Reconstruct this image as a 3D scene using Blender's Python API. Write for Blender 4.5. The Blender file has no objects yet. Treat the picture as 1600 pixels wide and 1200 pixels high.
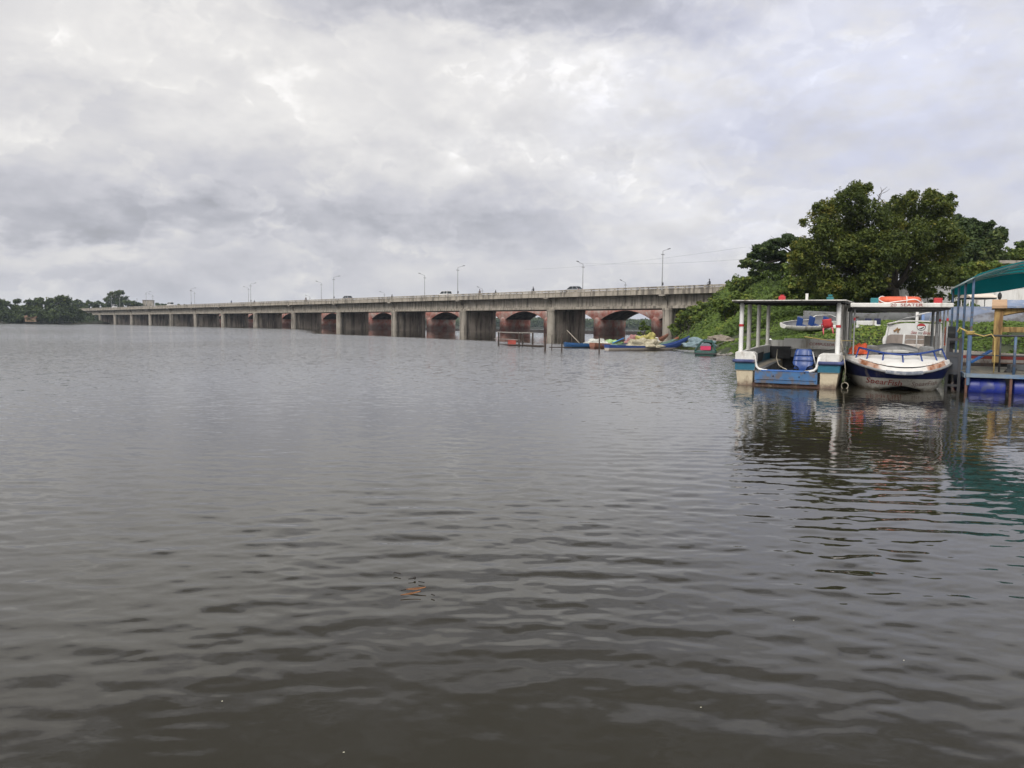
import bpy, bmesh, math, random
import numpy as np
from mathutils import Vector, Matrix, noise as mnoise

random.seed(7)
RNG = np.random.default_rng(11)
R = math.radians
scene = bpy.context.scene
col = scene.collection

# ------------------------------------------------------------------ camera
CAM_H = 1.6
PITCH, ROLL = R(4.275), R(0.716)
cam_data = bpy.data.cameras.new('camera')
cam_data.sensor_width = 36.0
cam_data.lens = 27.0
cam_data.clip_start = 0.05
cam_data.clip_end = 12000
cam = bpy.data.objects.new('camera', cam_data)
col.objects.link(cam)
CAM_ROT = Matrix.Rotation(math.pi / 2 - PITCH, 3, 'X') @ Matrix.Rotation(ROLL, 3, 'Z')
cam.matrix_world = Matrix.Translation((0, 0, CAM_H)) @ CAM_ROT.to_4x4()
scene.camera = cam


def ray(px, py):
    return CAM_ROT @ Vector(((px - 800) / 1200, (600 - py) / 1200, -1))


def at(px, py, Y):
    d = ray(px, py)
    return Vector((0, 0, CAM_H)) + d * (Y / d.y)


def G(px, py):
    d = ray(px, py)
    return Vector((0, 0, CAM_H)) + d * (-CAM_H / d.z)


# ------------------------------------------------------------------ tagging
def tag(o, label=None, cat=None, group=None, kind=None):
    if label: o['label'] = label
    if cat: o['category'] = cat
    if group: o['group'] = group
    if kind: o['kind'] = kind
    return o


def thing(name, label, cat, loc=(0, 0, 0), rz=0.0, group=None, rx=0.0, ry=0.0):
    o = bpy.data.objects.new(name, None)
    o.empty_display_size = 0.2
    col.objects.link(o)
    o.location = loc
    o.rotation_euler = (rx, ry, rz)
    return tag(o, label, cat, group)


def copy_tree(o, parent=None):
    c = o.copy()
    col.objects.link(c)
    if parent is not None:
        c.parent = parent
    for ch in list(o.children):
        copy_tree(ch, c)
    return c


# ------------------------------------------------------------------ mesh builder
class MB:
    def __init__(self):
        self.v = []
        self.f = []

    def add(self, verts, faces):
        n = len(self.v)
        self.v += [tuple(p) for p in verts]
        self.f += [tuple(i + n for i in f) for f in faces]
        return self

    def box(self, x0, x1, y0, y1, z0, z1, M=None):
        vs = [Vector((x, y, z)) for z in (z0, z1) for y in (y0, y1) for x in (x0, x1)]
        if M is not None:
            vs = [M @ p for p in vs]
        return self.add(vs, [(0, 2, 3, 1), (4, 5, 7, 6), (0, 1, 5, 4), (2, 6, 7, 3), (0, 4, 6, 2), (1, 3, 7, 5)])

    def bar(self, a, b, w, h=None, up=(0, 0, 1)):
        a, b = Vector(a), Vector(b)
        h = h or w
        d = (b - a).normalized()
        s = d.cross(Vector(up))
        if s.length < 1e-4:
            s = d.cross(Vector((1, 0, 0)))
        s.normalize()
        t = s.cross(d).normalized()
        vs = []
        for p in (a, b):
            for i, j in ((-1, -1), (1, -1), (1, 1), (-1, 1)):
                vs.append(p + s * (i * w / 2) + t * (j * h / 2))
        return self.add(vs, [(0, 1, 2, 3), (7, 6, 5, 4), (0, 4, 5, 1), (1, 5, 6, 2), (2, 6, 7, 3), (3, 7, 4, 0)])

    def tube(self, pts, r, n=8, caps=True):
        pts = [Vector(p) for p in pts]
        rs = r if isinstance(r, (list, tuple)) else [r] * len(pts)
        rings = []
        prev = None
        for i, p in enumerate(pts):
            if i == 0: d = pts[1] - p
            elif i == len(pts) - 1: d = p - pts[i - 1]
            else: d = pts[i + 1] - pts[i - 1]
            d.normalize()
            if prev is None:
                s = d.cross(Vector((0, 0, 1)))
                if s.length < 1e-3: s = d.cross(Vector((1, 0, 0)))
            else:
                s = prev - d * prev.dot(d)
                if s.length < 1e-4: s = d.cross(Vector((1, 0, 0)))
            s.normalize()
            prev = s
            t = d.cross(s)
            rings.append([p + (s * math.cos(2 * math.pi * k / n) + t * math.sin(2 * math.pi * k / n)) * rs[i] for k in range(n)])
        return self.loft(rings, True, caps)

    def loft(self, rings, closed=True, caps=True):
        n = len(rings[0])
        vs = [p for rg in rings for p in rg]
        fs = []
        m = n if closed else n - 1
        for i in range(len(rings) - 1):
            for k in range(m):
                a, b = i * n + k, i * n + (k + 1) % n
                fs.append((a, b, b + n, a + n))
        if caps and closed:
            fs.append(tuple(range(n - 1, -1, -1)))
            o = (len(rings) - 1) * n
            fs.append(tuple(o + k for k in range(n)))
        return self.add(vs, fs)

    def prism(self, poly, axis, a, b):
        """poly: 2D points; axis 'x': poly=(y,z); 'y': poly=(x,z); 'z': poly=(x,y)"""
        def P(q, t):
            return {'x': (t, q[0], q[1]), 'y': (q[0], t, q[1]), 'z': (q[0], q[1], t)}[axis]
        return self.loft([[P(q, a) for q in poly], [P(q, b) for q in poly]], True, True)

    def ellipsoid(self, c, rx, ry, rz, nu=14, nv=8, M=None):
        rings = []
        for i in range(nv + 1):
            th = math.pi * (i / nv) * 0.998 + 0.003
            rings.append([Vector((rx * math.sin(th) * math.cos(2 * math.pi * k / nu), ry * math.sin(th) * math.sin(2 * math.pi * k / nu), -rz * math.cos(th))) for k in range(nu)])
        rings = [[(M @ p if M is not None else p) + Vector(c) for p in rg] for rg in rings]
        return self.loft(rings, True, True)

    def torus(self, c, R0, r, n=20, m=8, M=None):
        rings = []
        for i in range(n + 1):
            a = 2 * math.pi * i / n
            rg = []
            for k in range(m):
                b = 2 * math.pi * k / m
                p = Vector(((R0 + r * math.cos(b)) * math.cos(a), (R0 + r * math.cos(b)) * math.sin(a), r * math.sin(b)))
                rg.append((M @ p if M is not None else p) + Vector(c))
            rings.append(rg)
        return self.loft(rings, True, False)

    def build(self, name, mat, parent=None, smooth=False, bevel=0.0, loc=None, sharp=None):
        me = bpy.data.meshes.new(name)
        me.from_pydata(self.v, [], self.f)
        bm = bmesh.new()
        bm.from_mesh(me)
        bmesh.ops.recalc_face_normals(bm, faces=bm.faces)
        bm.to_mesh(me)
        bm.free()
        if mat: me.materials.append(mat)
        o = bpy.data.objects.new(name, me)
        col.objects.link(o)
        if parent is not None: o.parent = parent
        if loc is not None: o.location = loc
        if smooth:
            me.polygons.foreach_set('use_smooth', [True] * len(me.polygons))
            if sharp:
                me.set_sharp_from_angle(angle=R(sharp))
        if bevel:
            b = o.modifiers.new('bevel', 'BEVEL')
            b.width = bevel
            b.segments = 2
            b.limit_method = 'ANGLE'
            b.angle_limit = R(35)
        return o


def mesh_np(name, verts, quads, mat, parent=None, tint=None, smooth=False, loc=None):
    me = bpy.data.meshes.new(name)
    verts = np.asarray(verts, dtype=np.float32)
    quads = np.asarray(quads, dtype=np.int32)
    k = quads.shape[1]
    me.vertices.add(len(verts))
    me.vertices.foreach_set('co', verts.ravel())
    me.loops.add(quads.size)
    me.loops.foreach_set('vertex_index', quads.ravel())
    me.polygons.add(len(quads))
    me.polygons.foreach_set('loop_start', np.arange(0, quads.size, k, dtype=np.int32))
    me.polygons.foreach_set('loop_total', np.full(len(quads), k, dtype=np.int32))
    if smooth:
        me.polygons.foreach_set('use_smooth', np.ones(len(quads), dtype=bool))
    me.update(calc_edges=True)
    if tint is not None:
        a = me.attributes.new('tint', 'FLOAT', 'POINT')
        a.data.foreach_set('value', np.asarray(tint, dtype=np.float32))
    if mat: me.materials.append(mat)
    o = bpy.data.objects.new(name, me)
    col.objects.link(o)
    if parent is not None: o.parent = parent
    if loc is not None: o.location = loc
    return o


# ------------------------------------------------------------------ node helper
class NT:
    def __init__(self, tree):
        self.t = tree
        self.n = tree.nodes
        self.l = tree.links

    def put(self, sock, val):
        if isinstance(val, bpy.types.NodeSocket):
            self.l.new(val, sock)
        elif val is not None:
            if isinstance(val, (tuple, list)) and len(val) == 3 and len(sock.default_value) == 4:
                val = (*val, 1)
            sock.default_value = val

    def math(self, op, a, b=None, c=None, clamp=False):
        n = self.n.new('ShaderNodeMath')
        n.operation = op
        n.use_clamp = clamp
        self.put(n.inputs[0], a)
        if b is not None: self.put(n.inputs[1], b)
        if c is not None: self.put(n.inputs[2], c)
        return n.outputs[0]

    def vmath(self, op, a, b=None):
        n = self.n.new('ShaderNodeVectorMath')
        n.operation = op
        self.put(n.inputs[0], a)
        if b is not None: self.put(n.inputs[1], b)
        return n.outputs[0]

    def mix(self, fac, a, b, blend='MIX'):
        n = self.n.new('ShaderNodeMix')
        n.data_type = 'RGBA'
        n.blend_type = blend
        n.clamp_factor = True
        self.put(n.inputs[0], fac)
        self.put(n.inputs[6], a)
        self.put(n.inputs[7], b)
        return n.outputs[2]

    def ramp(self, fac, stops, interp='LINEAR'):
        n = self.n.new('ShaderNodeValToRGB')
        n.color_ramp.interpolation = interp
        e = n.color_ramp.elements
        while len(e) < len(stops): e.new(0.5)
        for i, (p, c) in enumerate(stops):
            e[i].position = p
            e[i].color = (*c, 1) if len(c) == 3 else c
        self.put(n.inputs[0], fac)
        return n.outputs[0]

    def mapr(self, v, a, b, c=0.0, d=1.0, smooth=False):
        n = self.n.new('ShaderNodeMapRange')
        n.interpolation_type = 'SMOOTHSTEP' if smooth else 'LINEAR'
        for i, x in enumerate((v, a, b, c, d)):
            self.put(n.inputs[i], x)
        return n.outputs[0]

    def noise(self, vec, scale, detail=4, rough=0.55, dist=0.0, color=False):
        n = self.n.new('ShaderNodeTexNoise')
        if vec is not None: self.l.new(vec, n.inputs['Vector'])
        n.inputs['Scale'].default_value = scale
        n.inputs['Detail'].default_value = detail
        n.inputs['Roughness'].default_value = rough
        n.inputs['Distortion'].default_value = dist
        return n.outputs['Color' if color else 'Fac']

    def coords(self, which='Object', scale=None):
        n = self.n.new('ShaderNodeTexCoord')
        o = n.outputs[which]
        if scale:
            o = self.vmath('MULTIPLY', o, scale)
        return o

    def sep(self, v):
        n = self.n.new('ShaderNodeSeparateXYZ')
        self.l.new(v, n.inputs[0])
        return n.outputs

    def comb(self, x, y, z):
        n = self.n.new('ShaderNodeCombineXYZ')
        for i, k in enumerate((x, y, z)): self.put(n.inputs[i], k)
        return n.outputs[0]


def base_mat(name):
    m = bpy.data.materials.new(name)
    m.use_nodes = True
    t = NT(m.node_tree)
    b = m.node_tree.nodes['Principled BSDF']
    return m, t, b


_mats = {}


def pmat(name, c, rough=0.6, var=0.25, scale=3.0, metal=0.0, dirt=None, dirt_amt=0.5, dirt_scale=2.0, streak=False, bump=0.0, bump_scale=20.0, spec=0.4, trans=0.0):
    """procedural surface: base colour, blotchy variation, optional dirt (streaked down) and bump"""
    if name in _mats: return _mats[name]
    m, t, b = base_mat(name)
    co = t.coords('Object')
    n1 = t.noise(co, scale, 6, 0.6)
    dark = tuple(x * (1 - var) for x in c)
    lite = tuple(min(1, x * (1 + var * 0.6)) for x in c)
    colr = t.ramp(n1, [(0.3, dark), (0.7, lite)])
    if dirt:
        dv = t.vmath('MULTIPLY', co, (1.0, 1.0, 0.12)) if streak else co
        n2 = t.noise(dv, dirt_scale, 7, 0.65)
        f = t.mapr(n2, 0.62 - dirt_amt * 0.35, 0.75 - dirt_amt * 0.25, 0, 0.9, True)
        colr = t.mix(f, colr, dirt)
    t.put(b.inputs['Base Color'], colr)
    b.inputs['Roughness'].default_value = rough
    b.inputs['Metallic'].default_value = metal
    b.inputs['Specular IOR Level'].default_value = spec
    if bump:
        n3 = t.noise(co, bump_scale, 5, 0.6)
        bn = t.n.new('ShaderNodeBump')
        bn.inputs['Strength'].default_value = bump
        bn.inputs['Distance'].default_value = 0.02
        t.put(bn.inputs['Height'], n3)
        t.put(b.inputs['Normal'], bn.outputs[0])
    _mats[name] = m
    return m


def band_mat(name, bands, rough=0.45, dirt=None, dirt_amt=0.5, dirt_scale=3.0, soft=0.01, grime_z=None, grime=None, extra=None):
    """paint in horizontal bands by local height: bands=[(z_top, colour), ...] from bottom up"""
    m, t, b = base_mat(name)
    co = t.coords('Object')
    z = t.sep(co)[2]
    colr = bands[0][1]
    for i in range(1, len(bands)):
        f = t.mapr(z, bands[i - 1][0] - soft, bands[i - 1][0] + soft)
        colr = t.mix(f, (*colr, 1) if isinstance(colr, tuple) else colr, (*bands[i][1], 1))
    if grime:
        n0 = t.noise(co, 6.0, 6, 0.65)
        zz = t.math('ADD', z, t.math('MULTIPLY', t.math('SUBTRACT', n0, 0.5), 0.35))
        f = t.mapr(zz, grime_z[0], grime_z[1], 0.85, 0.0, True)
        colr = t.mix(f, colr, grime)
    if dirt:
        n2 = t.noise(t.vmath('MULTIPLY', co, (1, 1, 0.25)), dirt_scale, 7, 0.68)
        f = t.mapr(n2, 0.62 - dirt_amt * 0.3, 0.76 - dirt_amt * 0.2, 0, 0.85, True)
        colr = t.mix(f, colr, dirt)
    n1 = t.noise(co, 9.0, 4, 0.6)
    colr = t.mix(1.0, colr, t.ramp(n1, [(0.3, (0.78, 0.78, 0.78)), (0.7, (1, 1, 1))]), 'MULTIPLY')
    t.put(b.inputs['Base Color'], colr)
    b.inputs['Roughness'].default_value = rough
    return m


def leaf_mat(name, dark, light, yellow=None, trans=0.25):
    m, t, b = base_mat(name)
    a = t.n.new('ShaderNodeAttribute')
    a.attribute_name = 'tint'
    stops = [(0.0, dark), (0.65, light)] + ([(1.0, yellow)] if yellow else [])
    c = t.ramp(a.outputs['Fac'], stops)
    t.put(b.inputs['Base Color'], c)
    b.inputs['Roughness'].default_value = 0.6
    b.inputs['Specular IOR Level'].default_value = 0.25
    tr = t.n.new('ShaderNodeBsdfTranslucent')
    t.put(tr.inputs['Color'], t.mix(0.5, c, (*light, 1)))
    ms = t.n.new('ShaderNodeMixShader')
    ms.inputs[0].default_value = trans
    t.l.new(b.outputs[0], ms.inputs[1])
    t.l.new(tr.outputs[0], ms.inputs[2])
    out = [n for n in t.n if n.type == 'OUTPUT_MATERIAL'][0]
    t.l.new(ms.outputs[0], out.inputs[0])
    return m


# ------------------------------------------------------------------ foliage
def leaves(pos, nrm, size, aspect=0.5):
    """rhombic leaves as quads -> verts (4N,3), quads (N,4)"""
    n = len(pos)
    nrm = nrm / (np.linalg.norm(nrm, axis=1, keepdims=True) + 1e-9)
    rnd = RNG.normal(size=(n, 3))
    t1 = np.cross(nrm, rnd)
    t1 /= np.linalg.norm(t1, axis=1, keepdims=True) + 1e-9
    t2 = np.cross(nrm, t1)
    L = size[:, None]
    W = L * aspect
    v = np.stack([pos - t1 * L, pos - t2 * W + nrm * L * 0.12, pos + t1 * L, pos + t2 * W + nrm * L * 0.12], axis=1).reshape(-1, 3)
    q = np.arange(4 * n).reshape(n, 4)
    return v, q


def unit_dirs(n):
    d = RNG.normal(size=(n, 3))
    return d / np.linalg.norm(d, axis=1, keepdims=True)


def crown_points(puffs, n, clumps=12, clump_r=0.38, flat=1.0):
    """puffs: (x,y,z,r) -> leaf positions, normals, tints: leaves sit on many small clumps spread over each puff"""
    puffs = np.asarray(puffs, dtype=float)
    w = puffs[:, 3] ** 2
    P, N, T = [], [], []
    for p, share in zip(puffs, w / w.sum()):
        c, r = p[:3], p[3]
        d = unit_dirs(clumps)
        d[:, 2] = np.where(d[:, 2] < -0.35, -d[:, 2], d[:, 2])
        cc = c + d * r * RNG.uniform(0.45, 0.95, (clumps, 1)) * np.array([1, 1, flat])
        cr = r * clump_r * RNG.uniform(0.6, 1.35, clumps)
        ct = RNG.normal(0, 0.13, clumps) + RNG.normal(0, 0.09)
        m = max(8, int(n * share))
        k = RNG.integers(0, clumps, m)
        dd = unit_dirs(m)
        rad = RNG.uniform(0, 1, m) ** 0.4
        pos = cc[k] + dd * (cr[k] * rad)[:, None] * np.array([1, 1, 0.75 * flat + 0.1])
        nr = dd * 0.7 + RNG.normal(0, 0.45, (m, 3)) + np.array([0, 0, 0.55])
        core = RNG.uniform(0, 1, m) < 0.22      # inner foliage that closes the crown
        pos[core] = c + unit_dirs(int(core.sum())) * (r * 0.72 * RNG.uniform(0, 1, (int(core.sum()), 1)) ** 0.5) * np.array([1, 1, 0.9 * flat])
        P.append(pos)
        N.append(nr)
        T.append(np.clip(0.42 + ct[k] + RNG.normal(0, 0.16, m), 0, 1))
    return np.vstack(P), np.vstack(N), np.concatenate(T)


def make_crown(name, puffs, n, size, mat, parent, clumps=12, clump_r=0.38, aspect=0.5, flat=1.0, tint_shift=0.0):
    p, nr, tn = crown_points(puffs, n, clumps, clump_r, flat)
    s = size * RNG.uniform(0.6, 1.35, len(p))
    v, q = leaves(p, nr, s, aspect)
    return mesh_np(name, v, q, mat, parent, np.repeat(np.clip(tn + tint_shift, 0, 1), 4))


def limb(mb, a, b, r0, r1, bend=0.12, n=6):
    a, b = Vector(a), Vector(b)
    L = (b - a).length
    o1 = Vector((random.uniform(-1, 1), random.uniform(-1, 1), random.uniform(-0.2, 0.6))) * L * bend
    pts, rs = [], []
    for i in range(n + 1):
        t = i / n
        pts.append(a.lerp(b, t) + o1 * math.sin(math.pi * t))
        rs.append(r0 + (r1 - r0) * t)
    mb.tube(pts, rs, 7)


# ------------------------------------------------------------------ hull helper
def hull(mb, L, beam, sheer, keel, th=0.04, ns=26, nsec=7, full=0.75, y0=0.0, inner=True, floor=0.06, lining=None):
    """open boat along +y: beam(t) half width, sheer(t) gunwale height, keel(t) bottom height"""
    outer, inn = [], []
    for i in range(ns + 1):
        t = i / ns
        b, s, k = max(beam(t), 0.015), sheer(t), keel(t)
        half = []
        for j in range(nsec + 1):
            a = j / nsec * math.pi / 2
            half.append((b * math.sin(a) ** full, k + (s - k) * (1 - math.cos(a)) ** 0.85))
        y = y0 + L * t
        sec = [(-x, y, z) for x, z in reversed(half)] + [(x, y, z) for x, z in half[1:]]
        outer.append([Vector(p) for p in sec])
        bi = max(b - th, 0.006)
        half2 = [(x * bi / b, max(z, k + floor) if j < nsec else s) for j, (x, z) in enumerate(half)]
        yi = min(max(y, y0 + th), y0 + L - th)
        sec2 = [(-x, yi, z) for x, z in reversed(half2)] + [(x, yi, z) for x, z in half2[1:]]
        inn.append([Vector(p) for p in sec2])
    n = len(outer[0])
    mb.loft(outer, False, False)
    for e in (0, ns):   # end closures
        mb.add(outer[e], [tuple(range(n))])
    if inner:
        (lining or mb).loft(inn, False, False)
        for side in (0, n - 1):
            mb.loft([[o[side], i_[side]] for o, i_ in zip(outer, inn)], False, False)
        for e in (0, ns):
            mb.add([outer[e][0], outer[e][-1], inn[e][-1], inn[e][0]], [(0, 1, 2, 3)])
            (lining or mb).add(inn[e], [tuple(range(n))])
    else:
        mb.loft([[o[0], o[-1]] for o in outer], False, False)
    return outer, inn


def text_geo(body, size=1.0, shear=0.0, align='CENTER'):
    cu = bpy.data.curves.new('lettering_curve', 'FONT')
    cu.body = body
    cu.size = size
    cu.shear = shear
    cu.align_x = align
    cu.align_y = 'CENTER'
    cu.resolution_u = 3
    ob = bpy.data.objects.new('lettering_curve', cu)
    col.objects.link(ob)
    dg = bpy.context.evaluated_depsgraph_get()
    me = bpy.data.meshes.new_from_object(ob.evaluated_get(dg))
    vs = [v.co.copy() for v in me.vertices]
    fs = [tuple(p.vertices) for p in me.polygons]
    bpy.data.objects.remove(ob)
    bpy.data.curves.remove(cu)
    bpy.data.meshes.remove(me)
    return vs, fs


def lettering(body, size, fn, mat, parent, shear=0.0, name='lettering'):
    vs, fs = text_geo(body, size, shear)
    mb = MB()
    mb.add([fn(p.x, p.y) for p in vs], fs)
    return mb.build(name, mat, parent)
# ------------------------------------------------------------------ sky + sun
SUN_DIR = Vector((-0.50, -0.62, 0.62)).normalized()
SUN_EL = math.asin(SUN_DIR.z)
SUN_AZ = math.atan2(SUN_DIR.x, SUN_DIR.y)
world = bpy.data.worlds.new('World')
scene.world = world
world.use_nodes = True
wt = NT(world.node_tree)
bg = world.node_tree.nodes['Background']
sky = wt.n.new('ShaderNodeTexSky')
sky.sky_type = 'NISHITA'
sky.sun_disc = False
sky.sun_elevation = SUN_EL
sky.sun_rotation = SUN_AZ
sky.air_density = 1.0
sky.dust_density = 3.0
wd = wt.coords('Generated')
dx, dy, dz = wt.sep(wd)
az = wt.math('ARCTAN2', dx, dy)
el = wt.math('ARCSINE', dz)


def horizon_y(px): return 497 + (px + 265) * 0.0125


def sky_pos(px, py):
    d = ray(px, py).normalized()
    return math.atan2(d.x, d.y), math.asin(d.z)


# billows: clouds lie on flattened bands, so the noise space is stretched sideways
cv = wt.comb(wt.math('MULTIPLY', az, 2.4), wt.math('MULTIPLY', el, 5.2), 0.35)
big = wt.noise(cv, 1.3, 8, 0.5, 0.0)
mid = wt.noise(wt.vmath('ADD', cv, (7.3, 2.1, 0)), 2.7, 6, 0.5, 0.0)
fine = wt.noise(wt.vmath('ADD', cv, (1.3, 5.1, 2)), 7.0, 8, 0.55, 0.0)
def billow(off):
    p = wt.comb(wt.math('MULTIPLY', az, 5.2), wt.math('MULTIPLY', wt.math('ADD', el, off), 7.6), 1.7)
    q = wt.vmath('ADD', p, wt.vmath('MULTIPLY', wt.vmath('SUBTRACT', wt.noise(p, 1.1, 3, 0.5, 0.0, True), (0.5, 0.5, 0.5)), (0.35, 0.25, 0)))
    return wt.noise(q, 1.0, 9, 0.54)


bl0, bl1 = billow(0.0), billow(0.016)
emboss = wt.math('SUBTRACT', bl0, bl1)
# edges wander with the billows
wx = wt.math('MULTIPLY', wt.math('SUBTRACT', mid, 0.5), 0.24)
wy = wt.math('MULTIPLY', wt.math('SUBTRACT', fine, 0.5), 0.11)
waz = wt.math('ADD', az, wx)
wel = wt.math('ADD', el, wt.math('ADD', wy, wt.math('MULTIPLY', wt.math('SUBTRACT', big, 0.5), 0.10)))
# clouds: (px, py, half width px, half height px, brightness)
CLOUDS = [
    (850, 5, 300, 42, -0.24), (980, 45, 110, 26, -0.08), (660, -8, 200, 26, -0.10),
    (130, 325, 310, 44, -0.21), (340, 340, 150, 26, -0.09), (560, 260, 320, 50, -0.07), (90, 388, 130, 22, 0.20),
    (300, 425, 280, 30, -0.08), (810, 335, 170, 42, -0.15), (660, 345, 200, 26, -0.08), (900, 250, 160, 40, -0.03),
    (1050, 320, 70, 30, 0.13), (960, 360, 110, 40, 0.07), (640, 150, 260, 70, 0.05), (230, 150, 70, 40, 0.05),
    (470, 180, 90, 40, 0.06), (130, 60, 130, 60, 0.07), (80, 150, 160, 60, -0.05), (900, 120, 90, 50, 0.05),
    (1150, 230, 110, 60, -0.07), (1210, 160, 60, 60, -0.05), (1300, 130, 200, 60, 0.03), (1480, 160, 120, 60, -0.03),
    (1480, 80, 200, 60, 0.03), (1540, 240, 140, 50, -0.04), (470, 455, 60, 10, 0.06), (1250, 330, 120, 40, 0.03),
    (1500, 5, 200, 30, -0.05), (720, 430, 200, 20, 0.04), (20, 300, 60, 20, 0.05),
]
v = wt.math('ADD', 0.85, wt.math('MULTIPLY', wt.math('SUBTRACT', big, 0.5), 0.10))
v = wt.math('ADD', v, wt.math('MULTIPLY', wt.math('SUBTRACT', mid, 0.5), 0.13))
v = wt.math('ADD', v, wt.math('MULTIPLY', wt.math('SUBTRACT', fine, 0.5), 0.06))
v = wt.math('ADD', v, wt.math('MULTIPLY', emboss, 0.42))
v = wt.math('ADD', v, wt.mapr(bl0, 0.40, 0.60, -0.03, 0.02, True))


def rims(sx, sy, seed, thr, amp):
    # heaped clouds: a crisp bright rim where a cloud begins, greyer towards its body
    p = wt.comb(wt.math('MULTIPLY', az, sx), wt.math('MULTIPLY', el, sy), seed)
    q = wt.vmath('ADD', p, wt.vmath('MULTIPLY', wt.vmath('SUBTRACT', wt.noise(p, 3.0, 4, 0.5, 0.0, True), (0.5, 0.5, 0.5)), (0.30, 0.30, 0)))
    n = wt.noise(q, 1.0, 10, 0.56)
    g = [0.5, 0.5, 0.74, 0.60, 0.40, 0.34]
    r = wt.ramp(n, [(x, (y, y, y)) for x, y in zip((0.0, thr, thr + 0.016, thr + 0.06, thr + 0.16, 1.0), g)])
    lit = wt.mapr(emboss, -0.05, 0.06, 0.35, 1.0)
    return wt.math('MULTIPLY', wt.math('MULTIPLY', wt.math('SUBTRACT', r, 0.5), amp), lit)


v = wt.math('ADD', v, rims(3.6, 5.0, 4.2, 0.50, 0.36))
v = wt.math('ADD', v, rims(6.5, 9.5, 8.6, 0.53, 0.26))
for px, py, sx, sy, amp in CLOUDS:
    a0, e0 = sky_pos(px, py)
    u = wt.math('MULTIPLY', wt.math('SUBTRACT', waz, a0), 1200 / sx * 0.85)
    w = wt.math('MULTIPLY', wt.math('SUBTRACT', wel, e0), 1200 / sy * 0.9)
    r2 = wt.math('ADD', wt.math('MULTIPLY', u, u), wt.math('MULTIPLY', w, w))
    g = wt.math('EXPONENT', wt.math('MULTIPLY', r2, -1.0))
    v = wt.math('ADD', v, wt.math('MULTIPLY', g, amp))
# towards the horizon the deck thins to pale grey; above the frame in front hangs the dark bank, behind us it is bright
v = wt.math('ADD', v, wt.mapr(el, 0.04, 0.26, -0.045, 0.055, True))
low = wt.mapr(el, 0.0, 0.10, 1, 0, True)
v = wt.math('ADD', v, wt.math('MULTIPLY', low, -0.03))
front = wt.mapr(dy, -0.25, 0.55, 0, 1, True)
bank_hi = wt.math('MULTIPLY', wt.mapr(wel, 0.40, 0.48, 0, 1, True), wt.mapr(wel, 0.85, 1.25, 1, 0, True))
v = wt.math('SUBTRACT', v, wt.math('MULTIPLY', wt.math('MULTIPLY', bank_hi, front), 0.46))
back = wt.math('MULTIPLY', wt.mapr(dy, 0.2, -0.7, 0, 1, True), wt.mapr(el, 0.1, 0.6, 0.1, 0.9, True))
v = wt.math('ADD', v, wt.math('MULTIPLY', back, 1.25))
cloud_col = wt.ramp(v, [(0.0, (0.10, 0.10, 0.115)), (0.42, (0.27, 0.268, 0.287)), (0.60, (0.475, 0.478, 0.525)), (0.74, (0.630, 0.626, 0.668)), (0.85, (0.755, 0.742, 0.748)), (1.0, (0.90, 0.88, 0.86))])
# the ramp tops out at 1; the bright sky behind the camera goes on above it
cloud_col = wt.mix(1.0, cloud_col, wt.ramp(wt.mapr(v, 1.0, 2.0), [(0, (1, 1, 1)), (1, (1, 1, 1))]), 'MULTIPLY')
gain = wt.mapr(v, 1.0, 1.9, 1.0, 3.0)
cloud_col = wt.vmath('MULTIPLY', cloud_col, wt.comb(gain, gain, gain))
sk = wt.vmath('MULTIPLY', sky.outputs[0], (0.1, 0.1, 0.1))
# thin places (right, high) let a little blue through
a0, e0 = sky_pos(1400, 120)
thin = wt.math('EXPONENT', wt.math('MULTIPLY', wt.math('ADD', wt.math('POWER', wt.math('ABSOLUTE', wt.math('MULTIPLY', wt.math('SUBTRACT', waz, a0), 3.2)), 2.0), wt.math('POWER', wt.math('ABSOLUTE', wt.math('MULTIPLY', wt.math('SUBTRACT', wel, e0), 5.0)), 2.0)), -1.0))
skc = wt.mix(wt.math('MULTIPLY', thin, wt.mapr(fine, 0.35, 0.6, 0.35, 1.0)), cloud_col, wt.vmath('MULTIPLY', cloud_col, (0.93, 0.975, 1.15)))
fin = wt.mix(0.06, skc, sk)
wt.l.new(fin, bg.inputs['Color'])
bg.inputs['Strength'].default_value = 1.0

sun_d = bpy.data.lights.new('sun', 'SUN')
sun_d.energy = 1.5
sun_d.angle = R(14)
sun_d.color = (1.0, 0.95, 0.88)
sun = bpy.data.objects.new('sun', sun_d)
col.objects.link(sun)
sun.rotation_euler = SUN_DIR.to_track_quat('Z', 'Y').to_euler()
sun.location = (-30, -40, 60)

scene.view_settings.view_transform = 'Standard'
scene.view_settings.look = 'None'
scene.view_settings.exposure = 0.0
scene.view_settings.gamma = 1.0
scene.render.engine = 'CYCLES'
scene.cycles.max_bounces = 7
scene.cycles.diffuse_bounces = 3
scene.cycles.glossy_bounces = 3
scene.cycles.transmission_bounces = 3
scene.cycles.sample_clamp_indirect = 6

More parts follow.
